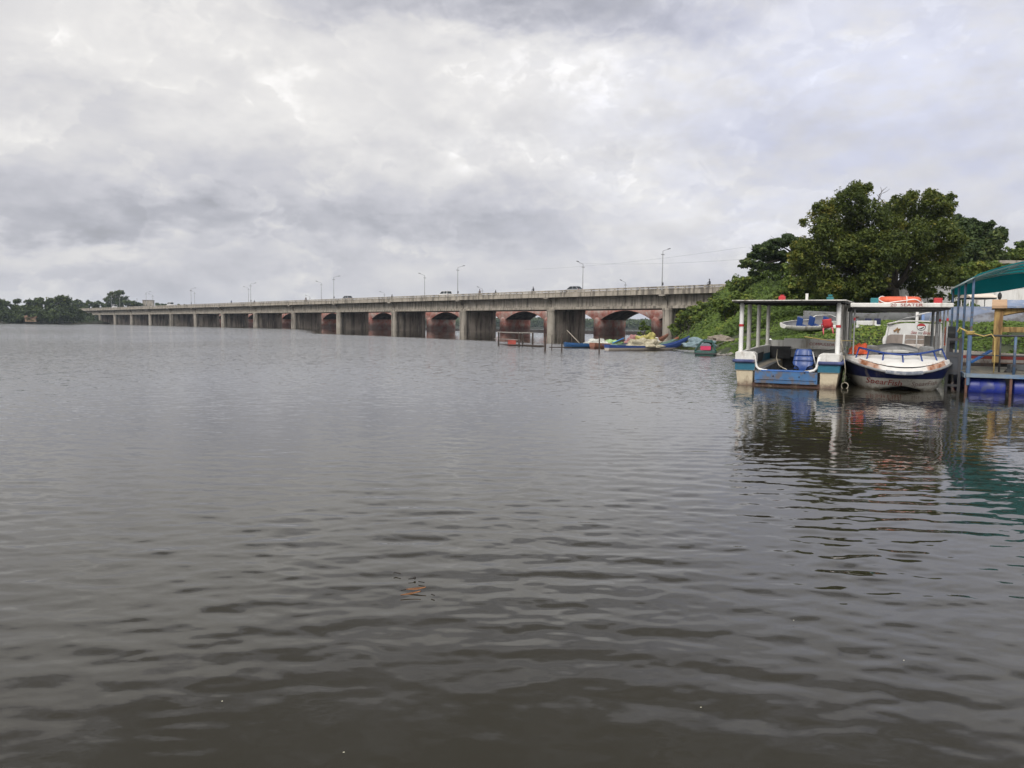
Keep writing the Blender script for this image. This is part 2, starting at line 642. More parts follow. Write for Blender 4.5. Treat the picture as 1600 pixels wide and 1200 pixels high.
# ------------------------------------------------------------------ water: one round sheet, finer near the camera, rippled
def build_water():
    fpx = 768.0
    # rings
    rs = list(np.geomspace(0.05, 2.1, 12)[:-1])
    prow = CAM_H * fpx / 2.1
    while prow > CAM_H * fpx / 60.0:
        rs.append(CAM_H * fpx / prow)
        prow -= 0.95
    rs += list(np.geomspace(61.5, 2500.0, 22))
    rs = np.array(rs)
    fine_th = np.linspace(-R(41), R(41), 640)
    rest = np.linspace(R(41), 2 * math.pi - R(41), 42)[1:-1]
    th = np.concatenate([fine_th, rest])
    nr, nt = len(rs), len(th)
    r2, t2 = np.meshgrid(rs, th, indexing='ij')
    X = r2 * np.sin(t2)
    Y = r2 * np.cos(t2)
    step = np.maximum(np.gradient(rs)[:, None] * np.ones_like(t2), 0.004)
    infront = (np.abs((t2 + math.pi) % (2 * math.pi) - math.pi) < R(41.5)).astype(float)
    Z = np.zeros_like(X)
    rng = np.random.default_rng(5)
    # calmer and livelier patches
    patch = np.ones_like(X)
    for _ in range(7):
        k = rng.normal(0, 0.28, 2)
        patch += 0.22 * np.sin(k[0] * X + k[1] * 0.6 * Y + rng.uniform(0, 6.28))
    patch = np.clip(patch, 0.35, 1.7)
    N = 130
    for i in range(N):
        lam = math.exp(rng.uniform(math.log(0.085), math.log(0.42)))
        ang = rng.normal(0, R(27)) + R(-5)
        k = 2 * math.pi / lam
        kx, ky = k * math.sin(ang), k * math.cos(ang)
        slope = 0.0052 * (1.1 if lam > 0.2 else 0.75)
        fade = np.clip((lam / (2.2 * step) - 0.7) / 0.6, 0, 1)
        warp = 0.25 * np.sin(0.9 * X + 1.7 * i) + 0.2 * np.sin(0.6 * Y + 2.3 * i)
        grp = 0.55 + 0.45 * np.sin(kx * 0.13 * X + ky * 0.17 * Y + rng.uniform(0, 6.28)) * np.sin(0.5 * X + 0.3 * Y + rng.uniform(0, 6.28))
        Z += slope / k * np.sin(kx * X + ky * Y + warp + rng.uniform(0, 6.28)) * fade * grp * 1.4
    # wavelets running out from under the jetty the camera stands on
    for lam, sl, cx, cy in ((0.42, 0.015, 0.3, -0.6), (0.30, 0.010, -0.9, -0.3), (0.55, 0.011, 1.4, -1.0), (0.24, 0.008, 0.6, -0.4)):
        d = np.hypot(X - cx, Y - cy)
        k = 2 * math.pi / lam
        fade = np.clip((lam / (2.2 * step) - 0.7) / 0.6, 0, 1) * np.exp(-((d - 4.8) / 4.5) ** 2)
        wob = 0.9 * np.sin(1.3 * X + 0.7 * d + lam * 20) + 0.5 * np.sin(2.9 * X - 1.1 * Y)
        Z += sl / k * np.sin(k * d + wob) * fade * (0.6 + 0.6 * np.sin(1.1 * X + 0.8 * Y + lam * 9))
    near = np.clip((r2 - 2.3) / 3.2, 0.0, 1) ** 0.8
    Z = Z * patch * infront * near * np.clip((58 - r2) / 25, 0, 1)
    V = np.stack([X, Y, Z], -1).reshape(-1, 3)
    V = np.vstack([V, [[0, 0, 0]]])
    i, j = np.meshgrid(np.arange(nr - 1), np.arange(nt), indexing='ij')
    jn = (j + 1) % nt
    q = np.stack([i * nt + j, (i + 1) * nt + j, (i + 1) * nt + jn, i * nt + jn], -1).reshape(-1, 4)
    c = len(V) - 1
    m, t, b = base_mat('lake water')
    geo = t.n.new('ShaderNodeNewGeometry')
    pos = geo.outputs['Position']
    px, py, _ = t.sep(pos)
    dist = t.math('SQRT', t.math('ADD', t.math('MULTIPLY', px, px), t.math('MULTIPLY', py, py)))
    patchn = t.noise(t.vmath('MULTIPLY', pos, (0.03, 0.016, 0)), 1.0, 4, 0.6)
    murk = t.noise(t.vmath('MULTIPLY', pos, (0.25, 0.25, 0)), 1.0, 3, 0.5)
    t.put(b.inputs['Base Color'], t.mix(murk, (0.021, 0.0185, 0.0115), (0.028, 0.0255, 0.017)))
    b.inputs['Roughness'].default_value = 0.03
    b.inputs['IOR'].default_value = 1.42
    b.inputs['Specular IOR Level'].default_value = 0.5
    # small wind ripples as surface slopes
    n1 = t.noise(t.vmath('MULTIPLY', pos, (3.0, 7.5, 0)), 1.0, 3, 0.6, 0.2, True)
    n2 = t.noise(t.vmath('MULTIPLY', pos, (10.0, 22.0, 0)), 1.0, 2, 0.6, 0.2, True)
    s = t.vmath('ADD', t.vmath('MULTIPLY', t.vmath('SUBTRACT', n1, (0.5, 0.5, 0.5)), (0.60, 0.80, 0)),
                t.vmath('MULTIPLY', t.vmath('SUBTRACT', n2, (0.5, 0.5, 0.5)), (0.45, 0.60, 0)))
    far = t.mapr(dist, 4.0, 46.0, 0.11, 1.0, False)
    wind = t.mapr(patchn, 0.36, 0.62, 0.45, 1.15, True)
    # glassy lee in front of the bridge
    edge = t.math('SUBTRACT', py, t.math('ADD', 74.0, t.math('MULTIPLY', px, -1.5)))
    edge = t.math('ADD', edge, t.math('MULTIPLY', t.math('SUBTRACT', patchn, 0.5), 45.0))
    lee = t.math('MULTIPLY', t.mapr(edge, -4, 10, 0, 1, True), t.mapr(t.math('DIVIDE', px, t.math('MAXIMUM', py, 1.0)), -0.30, -0.25, 0, 1, True))
    lee = t.math('MULTIPLY', lee, t.mapr(py, 20, 40, 0, 1))
    # and sheltered water along the moorings
    moor = t.math('MULTIPLY', t.mapr(t.math('SUBTRACT', px, t.math('MULTIPLY', py, 0.27)), -1.5, 2.5, 0, 1, True), t.mapr(py, 55, 45, 0, 1, True))
    amp = t.math('MULTIPLY', t.math('MULTIPLY', far, wind), t.mapr(lee, 0, 1, 1.0, 0.10))
    amp = t.math('MULTIPLY', amp, t.mapr(moor, 0, 1, 1.0, 0.62))
    sl = t.vmath('MULTIPLY', s, t.comb(amp, amp, 0.0))
    nrm = t.vmath('NORMALIZE', t.vmath('ADD', geo.outputs['Normal'], t.vmath('SUBTRACT', sl, t.comb(0.0, t.math('MULTIPLY', amp, 0.075), 0.0))))
    t.put(b.inputs['Normal'], nrm)
    o = mesh_np('water', V, q, m, None, None, True)
    # centre cap
    me = o.data
    tag(o, kind='structure')
    return o


build_water()


def build_haze():
    mb = MB()
    mb.box(-2700, 2700, -2700, 2700, -8, 62)
    m = bpy.data.materials.new('haze')
    m.use_nodes = True
    t = m.node_tree
    t.nodes.remove(t.nodes['Principled BSDF'])
    v = t.nodes.new('ShaderNodeVolumePrincipled')
    v.inputs['Color'].default_value = (0.72, 0.84, 1.0, 1)
    v.inputs['Density'].default_value = HAZE
    t.links.new(v.outputs[0], t.nodes['Material Output'].inputs['Volume'])
    tag(mb.build('haze', m), kind='stuff')


HAZE = 0.00013
build_haze()

# ------------------------------------------------------------------ terrain
SY = np.array([-80, -20, 0, 20, 30, 36, 41, 43, 45, 52, 61, 70, 80, 95, 118, 150, 200, 300, 600], float)
SX = np.array([75, 52, 42, 31, 25, 21.3, 17.9, 14.3, 12.9, 13.4, 14.6, 16.2, 18.4, 21.5, 25.5, 32, 46, 90, 240], float)


def shore_x(Y): return np.interp(Y, SY, SX)


def sm(x):
    x = np.clip(x, 0, 1)
    return x * x * (3 - 2 * x)


def wave_noise(X, Y, seed, sc):
    r = np.random.default_rng(seed)
    o = np.zeros_like(X, dtype=float)
    for i in range(9):
        f = sc * (1.6 ** (i % 4))
        a = r.uniform(0, 6.28)
        o += np.sin(f * (math.cos(a) * X + math.sin(a) * Y) + r.uniform(0, 6.28)) / (1.5 ** (i % 4))
    return o / 4.0


def ground(X, Y):
    X = np.asarray(X, float)
    Y = np.asarray(Y, float)
    d = X - shore_x(Y) + 0.5 * wave_noise(X, Y, 3, 0.35)
    P = np.interp(Y, [0, 20, 50, 58, 70, 90, 125, 160, 220, 400], [1.2, 1.3, 1.45, 1.9, 3.7, 6.2, 8.0, 8.4, 7.5, 4])
    W = np.interp(Y, [20, 50, 80, 130, 200], [9, 9, 9.5, 10, 14])
    h = P * sm(d / W) + 0.45 * sm(d / 1.6) + 0.02 * np.maximum(d - 10, 0)
    h = np.where(d < 0, np.maximum(-2.5, 0.35 * d), h)
    return h + 0.16 * wave_noise(X, Y, 8, 0.9) * sm(d / 5)


def gz(x, y): return float(ground(np.array([x]), np.array([y]))[0])


def build_bank():
    ys = np.concatenate([np.linspace(-60, 30, 31), np.linspace(31, 160, 170), np.geomspace(163, 900, 28)])
    ds = np.concatenate([np.linspace(-9, 26, 90), np.geomspace(27, 420, 22)])
    Yg, Dg = np.meshgrid(ys, ds, indexing='ij')
    Xg = shore_x(Yg) + Dg
    Zg = ground(Xg, Yg)
    V = np.stack([Xg, Yg, Zg], -1).reshape(-1, 3)
    a, b = len(ys), len(ds)
    i, j = np.meshgrid(np.arange(a - 1), np.arange(b - 1), indexing='ij')
    q = np.stack([i * b + j, i * b + j + 1, (i + 1) * b + j + 1, (i + 1) * b + j], -1).reshape(-1, 4)
    m, t, bs = base_mat('bank soil')
    co = t.coords('Object')
    n = t.noise(co, 0.8, 7, 0.65)
    t.put(bs.inputs['Base Color'], t.ramp(n, [(0.35, (0.018, 0.026, 0.010)), (0.6, (0.045, 0.055, 0.02)), (0.75, (0.10, 0.075, 0.045))]))
    bs.inputs['Roughness'].default_value = 0.95
    tag(mesh_np('riverbank', V, q, m, None, None, True), kind='structure')


build_bank()

LEAF_BANK = leaf_mat('creeper leaves', (0.036, 0.062, 0.012), (0.115, 0.175, 0.032), (0.22, 0.24, 0.045))
LEAF_SHRUB = leaf_mat('shrub leaves', (0.036, 0.064, 0.013), (0.115, 0.165, 0.030), (0.22, 0.22, 0.04))
LEAF_NEEM = leaf_mat('neem leaves', (0.034, 0.054, 0.012), (0.108, 0.135, 0.026), (0.24, 0.21, 0.036), 0.32)
LEAF_DARK = leaf_mat('dark tree leaves', (0.018, 0.034, 0.011), (0.056, 0.086, 0.024), (0.11, 0.13, 0.035), 0.2)
LEAF_FAR = leaf_mat('far tree leaves', (0.022, 0.034, 0.014), (0.062, 0.088, 0.026), (0.115, 0.130, 0.036), 0.15)
BARK = pmat('bark', (0.055, 0.045, 0.036), 0.9, 0.4, 5.0, bump=0.5, bump_scale=14)


def build_ground_cover():
    P, S, T = [], [], []
    def scatter(n, y0, y1, d0, d1, size, lift, seed):
        r = np.random.default_rng(seed)
        Y = r.uniform(y0, y1, n)
        D = r.uniform(d0, d1, n)
        X = shore_x(Y) + D
        mound = 0.5 + 0.5 * wave_noise(X, Y, 21, 1.1)
        keep = (D > 0.5 + 0.35 * np.sin(Y * 1.3))
        # thin places where soil and dry stems show
        keep &= wave_noise(X, Y, 52, 0.8) + 0.35 * wave_noise(X, Y, 53, 2.2) > -0.42
        # a bare strip of earth where the canoes land
        keep &= ~((Y > 53) & (Y < 75) & (D < 1.6 + 0.6 * np.sin(Y)))
        X, Y, D, mound = X[keep], Y[keep], D[keep], mound[keep]
        Z = ground(X, Y) + lift * np.clip(mound, 0, 1.2) * r.uniform(0.0, 1.0, len(X)) ** 0.6 * np.clip(D / 4, 0.25, 1)
        P.append(np.stack([X, Y, Z], 1))
        S.append(size * r.uniform(0.6, 1.3, len(X)))
        T.append(np.clip(0.38 + 0.36 * wave_noise(X, Y, 33, 0.5) + 0.16 * (mound - 0.5) + r.normal(0, 0.15, len(X)), 0, 1))
    scatter(52000, 30, 62, 0.1, 20, 0.10, 0.34, 1)
    scatter(60000, 60, 100, 0.3, 22, 0.16, 1.3, 2)
    scatter(42000, 98, 160, 0.2, 24, 0.24, 1.7, 3)
    scatter(9000, 5, 32, 0.3, 16, 0.12, 0.6, 4)
    p, s, tt = np.vstack(P), np.concatenate(S), np.concatenate(T)
    nr = RNG.normal(0, 0.45, p.shape) + np.array([-0.25, -0.35, 0.9])
    v, q = leaves(p, nr, s, 0.62)
    o = mesh_np('ground_cover', v, q, LEAF_BANK, None, np.repeat(tt, 4))
    tag(o, kind='stuff')


build_ground_cover()


# far shores
def strip_land(name, pts, height, width, m):
    """low land behind a shoreline given as points; rises inland"""
    rows = []
    for k, w in enumerate(np.concatenate([[-6, 0, 2, 6, 15], np.geomspace(30, width, 6)])):
        row = []
        for i, (x, y) in enumerate(pts):
            n = Vector((x, y)).normalized()
            h = -1.5 if w < 0 else height * (1 - math.exp(-w / 10)) + 0.05
            if w == 0: h = 0.0
            row.append(Vector((x + n.x * w, y + n.y * w, h)))
        rows.append(row)
    mb = MB()
    mb.loft(rows, False, False)
    return tag(mb.build(name, m, None, True), kind='structure')


FAR_SOIL = pmat('far shore soil', (0.040, 0.040, 0.024), 0.95, 0.5, 0.05)
strip_land('far_shore', [(-900, 330), (-520, 365), (-380, 395), (-300, 408), (-262, 412), (-238, 425), (-246, 470), (-262, 500), (-262, 540), (-230, 590), (-190, 680)], 2.2, 500, FAR_SOIL)
strip_land('opposite_shore', [(-420, 900), (-300, 950), (-120, 960), (60, 930), (200, 900), (360, 880), (520, 800)], 1.5, 900, FAR_SOIL)
# ------------------------------------------------------------------ road bridge (concrete, in front)
CONC = pmat('weathered concrete', (0.30, 0.272, 0.232), 0.85, 0.25, 0.5, dirt=(0.09, 0.078, 0.066), dirt_amt=0.50, dirt_scale=1.2, streak=True, bump=0.2, bump_scale=6)
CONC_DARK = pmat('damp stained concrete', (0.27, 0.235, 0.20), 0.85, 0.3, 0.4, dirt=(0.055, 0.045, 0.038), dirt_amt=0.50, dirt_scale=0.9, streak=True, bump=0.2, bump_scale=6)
CONC_LITE = pmat('parapet concrete', (0.34, 0.305, 0.255), 0.85, 0.25, 0.8, dirt=(0.10, 0.088, 0.075), dirt_amt=0.52, dirt_scale=1.5, streak=True)
ASPHALT = pmat('asphalt', (0.05, 0.05, 0.05), 0.9, 0.2, 2.0)
STEEL = pmat('galvanised steel', (0.30, 0.31, 0.32), 0.5, 0.15, 3.0, metal=0.3)
DARKMET = pmat('dark painted steel', (0.05, 0.05, 0.055), 0.5, 0.2, 5.0)


def red_lime_mat():
    m, t, b = base_mat('faded red limewash')
    co = t.coords('Object')
    z = t.sep(co)[2]
    n1 = t.noise(co, 0.55, 8, 0.68)
    n2 = t.noise(t.vmath('MULTIPLY', co, (1, 1, 0.3)), 1.3, 8, 0.7)
    c = t.ramp(n1, [(0.28, (0.42, 0.12, 0.095)), (0.42, (0.62, 0.24, 0.19)), (0.52, (0.68, 0.42, 0.36)), (0.64, (0.72, 0.62, 0.57))])
    c = t.mix(t.mapr(n2, 0.54, 0.72, 0, 0.45, True), c, (0.080, 0.050, 0.045))
    # old tide stains low on the piers
    low = t.mapr(t.math('ADD', z, t.math('MULTIPLY', n2, 1.8)), 2.0, 3.5, 0.72, 0.0, True)
    c = t.mix(low, c, (0.060, 0.036, 0.034))
    t.put(b.inputs['Base Color'], c)
    b.inputs['Roughness'].default_value = 0.9
    return m


RED = red_lime_mat()
BD = Vector((-0.6637, 0.7480, 0)).normalized()     # along the bridge, away to the left
BRZ = math.atan2(BD.y, BD.x)
B0 = at(857, 500, 176.0)
B0.z = 0
SPAN = 32.7


def Bp(u, w, z=0.0):
    """world point: u along, w across (away from camera)"""
    n = Vector((BD.y, -BD.x, 0))
    return B0 + BD * u + n * w + Vector((0, 0, z))


def u_at(px, w):
    r = (px - 800) / 1200
    n = Vector((BD.y, -BD.x))
    return (B0.x + n.x * w - r * (B0.y + n.y * w)) / (-BD.x + BD.y * r)


bridge = thing('road_bridge', 'long grey concrete girder road bridge crossing the lake', 'bridge', B0, BRZ)
U0, U1 = -62.0, 14 * SPAN + 75
mb = MB()
mb.box(U0, U1, -12.2, 0.8, 8.2, 9.20)
mb.build('deck_slab', CONC, bridge)
mb = MB()
mb.box(U0, U1, -12.0, 0.6, 9.204, 9.28)
mb.build('carriageway', ASPHALT, bridge)
for w, nm in ((-1.0, 'near'), (12.4, 'far')):
    y = -w
    mb = MB()
    mb.box(U0, U1, y - 0.16, y + 0.16, 8.25, 9.05)
    mb.build('fascia', CONC_LITE, bridge)
    mb = MB()
    mb.box(U0, U1, y - 0.07, y + 0.07, 9.13, 9.40)
    mb.box(U0, U1, y - 0.09, y + 0.09, 9.50, 9.80)
    u = U0
    while u < U1:
        mb.box(u - 0.12, u + 0.12, y - 0.06, y + 0.06, 9.05, 9.50)
        u += 2.18
    mb.build('railing', CONC_LITE, bridge)
for k in range(-2, 16):
    ua, ub = (k - 1) * SPAN + 0.06, k * SPAN - 0.06
    if ub < U0: continue
    sec = [(-0.6, 5.57), (-0.6, 6.10), (-0.82, 6.25), (-0.82, 8.197), (-11.0, 8.197), (-11.0, 6.25), (-11.2, 6.10), (-11.2, 5.57)]
    mb = MB()
    mb.prism(sec, 'x', ua, ub)
    for j in range(1, 12):    # shallow web stiffeners on the near face
        uu = ua + (ub - ua) * j / 12
        mb.box(uu - 0.10, uu + 0.10, -0.83, -0.74, 6.3, 8.19)
    g_ = mb.build('girder', CONC, bridge)
    mb = MB()
    mb.box(ua, ub, -0.60, -0.585, 5.575, 6.08)
    mb.build('flange_face', CONC_LITE, g_)
for k in range(0, 15):
    u = (k - 1) * SPAN
    mb = MB()
    ring = [(u + 1.02 * math.cos(a), -0.95 + 1.02 * math.sin(a)) for a in np.linspace(0, 2 * math.pi, 20, endpoint=False)]
    mb.prism(ring, 'z', -2.0, 5.15)
    mb.prism([(u + (p[0] - u) * 1.1, -0.95 + (p[1] + 0.95) * 1.1) for p in ring], 'z', 5.15, 5.56)
    pier = mb.build('pier', CONC, bridge, True, sharp=40)
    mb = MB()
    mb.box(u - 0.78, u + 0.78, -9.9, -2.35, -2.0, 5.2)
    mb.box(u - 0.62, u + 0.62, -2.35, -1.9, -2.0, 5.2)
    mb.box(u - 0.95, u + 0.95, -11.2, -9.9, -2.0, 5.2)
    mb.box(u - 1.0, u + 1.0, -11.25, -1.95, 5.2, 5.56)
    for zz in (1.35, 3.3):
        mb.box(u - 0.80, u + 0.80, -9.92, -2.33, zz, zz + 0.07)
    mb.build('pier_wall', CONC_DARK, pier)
    mb = MB()
    mb.bar((u + 0.25, 0.95, 8.2), (u + 0.25, -0.8, 7.0), 0.42, 0.42)
    mb.box(u - 0.75, u + 0.75, 0.55, 1.14, 7.95, 8.24)
    mb.box(u + 0.05, u + 0.45, -0.80, -0.66, 5.6, 7.1)
    mb.build('bracket', CONC, bridge)

# ------------------------------------------------------------------ old arch bridge behind it
oldb = thing('arch_bridge', 'old red limewashed masonry arch bridge just behind the concrete bridge', 'bridge', B0, BRZ)
OSP = 17.7
SOFFIT = pmat('dark arch soffit', (0.17, 0.14, 0.12), 0.9, 0.35, 0.5, dirt=(0.05, 0.04, 0.035), dirt_amt=0.5, dirt_scale=0.8)  # arch undersides coloured darker than the red faces
for k in range(-3, 25):
    uc = 1.4 + OSP * (k + 0.5)
    half, hs = OSP / 2, OSP / 2 - 1.15
    arc = [(-hs + 2 * hs * i / 18, 3.55 + 2.2 * (1 - (-1 + 2 * i / 18) ** 2)) for i in range(19)]
    arc[0], arc[-1] = (-hs, 3.55), (hs, 3.55)
    top = 7.25
    mb = MB()
    for yf in (-18.0, -27.5):
        pts_a = [Vector((uc - half, yf, 3.55))] + [Vector((uc + p[0], yf, p[1])) for p in arc] + [Vector((uc + half, yf, 3.55))]
        pts_t = [Vector((p.x, yf, top)) for p in pts_a]
        mb.loft([pts_a, pts_t], False, False)
    mb.add([(uc - half, -18.0, top), (uc + half, -18.0, top), (uc + half, -27.5, top), (uc - half, -27.5, top)], [(0, 1, 2, 3)])
    spd = mb.build('arch', RED, oldb)
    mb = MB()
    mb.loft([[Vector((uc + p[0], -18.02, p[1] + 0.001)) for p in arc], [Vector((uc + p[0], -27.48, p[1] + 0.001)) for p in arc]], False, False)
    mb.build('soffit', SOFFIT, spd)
for k in range(-2, 25):
    u = 1.4 + OSP * k
    mb = MB()
    mb.box(u - 1.1, u + 1.1, -27.0, -18.4, -2.0, 3.549)
    for yc, sg in ((-18.4, 1), (-27.0, -1)):
        ring = [(u + 1.1 * math.cos(a), yc + sg * 1.1 * math.sin(a)) for a in np.linspace(0, math.pi, 11)]
        rg = [[Vector((p[0], p[1], z)) for p in ring] for z in (-2.0, 3.2)]
        for q, zz in ((0.9, 3.65), (0.65, 4.0), (0.3, 4.25), (0.05, 4.32)):
            rg.append([Vector((u + (p[0] - u) * q, yc + (p[1] - yc) * q, zz)) for p in ring])
        mb.loft(rg, True, True)
    mb.build('pier', RED, oldb)
mb = MB()
for y in (-17.85, -27.65):
    mb.box(-50, 430, y - 0.15, y + 0.15, 7.0, 7.9)
mb.build('parapet', RED, oldb)

# ------------------------------------------------------------------ street lamps
def make_lamp():
    t = thing('street_lamp', 'x', 'street lamp', (0, 0, 0), 0, 'street lamps along the bridge')
    mb = MB()
    mb.tube([(0, 0, 0), (0, 0, 0.25), (0, 0, 0.26), (0, 0, 7.6)], [0.2, 0.2, 0.12, 0.065], 8)
    mb.build('pole', STEEL, t, True, sharp=40)
    mb = MB()
    mb.tube([(0, 0, 7.5), (0.05, 0, 7.62), (1.7, 0, 8.05)], [0.05, 0.05, 0.04], 6)
    mb.build('arm', STEEL, t, True)
    mb = MB()
    mb.box(1.55, 2.25, -0.13, 0.13, 8.0, 8.13, Matrix.Translation((1.6, 0, 8.05)) @ Matrix.Rotation(R(-14), 4, 'Y') @ Matrix.Translation((-1.6, 0, -8.05)))
    mb.build('lamp_head', DARKMET, t, bevel=0.02)
    mb = MB()
    mb.bar((-0.5, 0, 6.9), (0.45, 0, 6.9), 0.09, 0.16)
    mb.build('crossbar', STEEL, t)
    mb = MB()
    mb.box(-0.16, 0.16, -0.22, -0.08, 0.95, 1.5)
    mb.build('switch_box', DARKMET, t)
    return t


lamp0 = make_lamp()
nW = Vector((BD.y, -BD.x, 0))
yaw = math.atan2(nW.y, nW.x)
ordn = ['nearest the tree-covered bank', 'second out from the bank', 'third out from the bank', 'fourth out from the bank', 'fifth out from the bank', 'sixth out from the bank', 'seventh out from the bank']
first = True
cnt = 0
for k in range(0, 14, 2):
    l = lamp0 if first else copy_tree(lamp0)
    first = False
    l.location = Bp((k - 1) * SPAN + 0.1, -0.98, 9.05)
    l.rotation_euler = (0, 0, yaw)
    l.scale = (1, 1, 1.0)
    l['label'] = 'tall street lamp with arm reaching right on near parapet, ' + ordn[k // 2]
for k in range(1, 14, 2):
    l = copy_tree(lamp0)
    l.location = Bp((k - 1) * SPAN + 1.0, 12.2, 9.05)
    l.rotation_euler = (0, 0, yaw + math.pi)
    l['label'] = 'tall street lamp with arm reaching left on far parapet, ' + ordn[k // 2]
for i, px in enumerate((974, 752, 600, 484)):
    l = copy_tree(lamp0)
    p = Bp(u_at(px, 40), 40, 6.4)
    l.location = p
    l.rotation_euler = (0, 0, yaw + math.pi)
    l['group'] = 'small lamps beyond the bridge'
    l['label'] = ['small faint lamp beyond the railing, just left of the lamp nearest the bank', 'small faint lamp beyond the railing, right of the white jeep', 'small faint lamp beyond the railing, left of a lone rider', 'small faint lamp beyond the railing, farthest left of four'][i]

# the low dark causeway those small lamps stand on
mb = MB()
mb.prism([(-38.0, -1), (-38.6, 0.75), (-42.5, 0.75), (-43.5, -1)], 'x', -40, 260)
cw = mb.build('causeway', pmat('wet dark masonry', (0.055, 0.05, 0.05), 0.8, 0.3, 0.4), None)
cw.location = B0
cw.rotation_euler = (0, 0, BRZ)
tag(cw, kind='structure')
mb = MB()
for px in (974, 752, 600, 484):
    pass

# ------------------------------------------------------------------ traffic on the bridge
PAINTW = pmat('white car paint', (0.72, 0.72, 0.72), 0.3, 0.05, 2.0)
PAINTS = pmat('silver car paint', (0.36, 0.37, 0.39), 0.3, 0.08, 2.0, metal=0.5)
PAINTD = pmat('dark car paint', (0.07, 0.075, 0.085), 0.3, 0.1, 2.0)
GLASSD = pmat('dark window glass', (0.02, 0.024, 0.028), 0.08, 0.1, 2.0)
RUBBER = pmat('black rubber', (0.018, 0.018, 0.018), 0.85, 0.2, 8.0)
LAMPW = pmat('headlamp lens', (0.6, 0.6, 0.58), 0.15, 0.05, 3.0)
LAMPR = pmat('tail lamp lens', (0.35, 0.02, 0.02), 0.2, 0.1, 3.0)


def make_car(name, label, paint, u, w, prof, roof, L, W, flip=False, cat='car'):
    p = Bp(u, w, 9.284)
    t = thing(name, label, cat, p, BRZ + (math.pi if flip else 0), 'vehicles crossing the bridge')
    mb = MB()
    mb.prism(prof, 'y', -W / 2, W / 2)
    mb.build('body', paint, t, bevel=0.05)
    mb = MB()
    top = [(x, z) for x, z in roof]
    ins = 0.14
    mb.loft([[Vector((x, -W / 2 + (ins if i >= 1 and i < len(top) - 1 else 0.03), z)) for i, (x, z) in enumerate(top)],
             [Vector((x, W / 2 - (ins if i >= 1 and i < len(top) - 1 else 0.03), z)) for i, (x, z) in enumerate(top)]], True, True)
    mb.build('cabin', GLASSD, t, bevel=0.03)
    xs = [q[0] for q in top[1:-1]]
    zt = max(q[1] for q in top)
    mb = MB()
    mb.box(min(xs) - 0.02, max(xs) + 0.02, -W / 2 + ins - 0.01, W / 2 - ins + 0.01, zt - 0.02, zt + 0.06)
    for sgn in (-1, 1):
        for a, b in ((top[0], top[1]), (top[-1], top[-2])):
            mb.bar((a[0], sgn * (W / 2 - 0.04), a[1]), (b[0], sgn * (W / 2 - ins), b[1]), 0.09, 0.07)
        xm = (min(xs) + max(xs)) / 2
        mb.bar((xm, sgn * (W / 2 - 0.03), top[0][1]), (xm, sgn * (W / 2 - ins + 0.01), zt), 0.10, 0.05)
    mb.build('roof', paint, t)
    for x in (-L * 0.31, L * 0.31):
        for sgn in (-1, 1):
            M = Matrix.Translation((x, sgn * (W / 2 - 0.12), 0.33))
            ring = [(x + 0.33 * math.cos(a), 0.33 + 0.33 * math.sin(a)) for a in np.linspace(0, 2 * math.pi, 18, endpoint=False)]
            mb = MB()
            mb.prism(ring, 'y', sgn * (W / 2 - 0.12) - 0.11, sgn * (W / 2 - 0.12) + 0.13)
            wh = mb.build('wheel', RUBBER, t)
    for sgn in (-1, 1):
        mb = MB()
        mb.box(L / 2 - 0.08, L / 2 + 0.02, sgn * W * 0.36 - 0.14, sgn * W * 0.36 + 0.14, 0.66, 0.82)
        mb.build('headlight', LAMPW, t)
        mb = MB()
        mb.box(-L / 2 - 0.02, -L / 2 + 0.06, sgn * W * 0.40 - 0.09, sgn * W * 0.40 + 0.09, 0.75, 0.95)
        mb.build('tail_light', LAMPR, t)
    return t


def prof_of(L, hood, waist): return [(-L / 2, 0.3), (-L / 2, waist), (L * 0.18, waist), (L / 2 - 0.05, hood), (L / 2, 0.3)]


make_car('jeep', 'white jeep with roof rack on the bridge beside a near lamp post', PAINTW, u_at(694, 5.0), 5.0,
         prof_of(4.4, 0.95, 1.1), [(-2.1, 1.1), (-1.95, 1.82), (0.55, 1.82), (1.25, 1.1)], 4.4, 1.8)
make_car('hatchback', 'silver car seen as a low roof over the railing, nearest the bank', PAINTS, u_at(894, 4.0), 4.0,
         prof_of(4.3, 0.85, 0.98), [(-2.0, 0.98), (-1.2, 1.55), (0.5, 1.55), (1.4, 0.98)], 4.3, 1.72)
make_car('hatchback', 'grey car on the bridge between two far-off lamp posts', PAINTS, u_at(542, 4.0), 4.0,
         prof_of(4.3, 0.85, 0.98), [(-2.0, 0.98), (-1.5, 1.58), (0.5, 1.58), (1.4, 0.98)], 4.3, 1.72)
make_car('van', 'white van at the far left end of the bridge', PAINTW, u_at(180, 5.0), 5.0,
         prof_of(5.0, 1.15, 1.3), [(-2.4, 1.3), (-2.35, 2.3), (1.2, 2.3), (1.9, 1.3)], 5.0, 1.9, cat='van')
make_car('van', 'white van on the far bridge right of the concrete water tank', PAINTW, u_at(267, 4.5), 4.5,
         prof_of(5.0, 1.15, 1.3), [(-2.4, 1.3), (-2.35, 2.2), (1.2, 2.2), (1.9, 1.3)], 5.0, 1.9, cat='van')


def skin_body(name, verts, edges, radii, mat, parent=None):
    me = bpy.data.meshes.new(name)
    me.from_pydata(verts, edges, [])
    o = bpy.data.objects.new(name, me)
    col.objects.link(o)
    o.modifiers.new('skin', 'SKIN')
    for i, r in enumerate(radii):
        me.skin_vertices[0].data[i].radius = (r, r)
        me.skin_vertices[0].data[i].use_root = (i == 0)
    s = o.modifiers.new('subdiv', 'SUBSURF')
    s.levels = s.render_levels = 1
    me.materials.append(mat)
    if parent: o.parent = parent
    return o


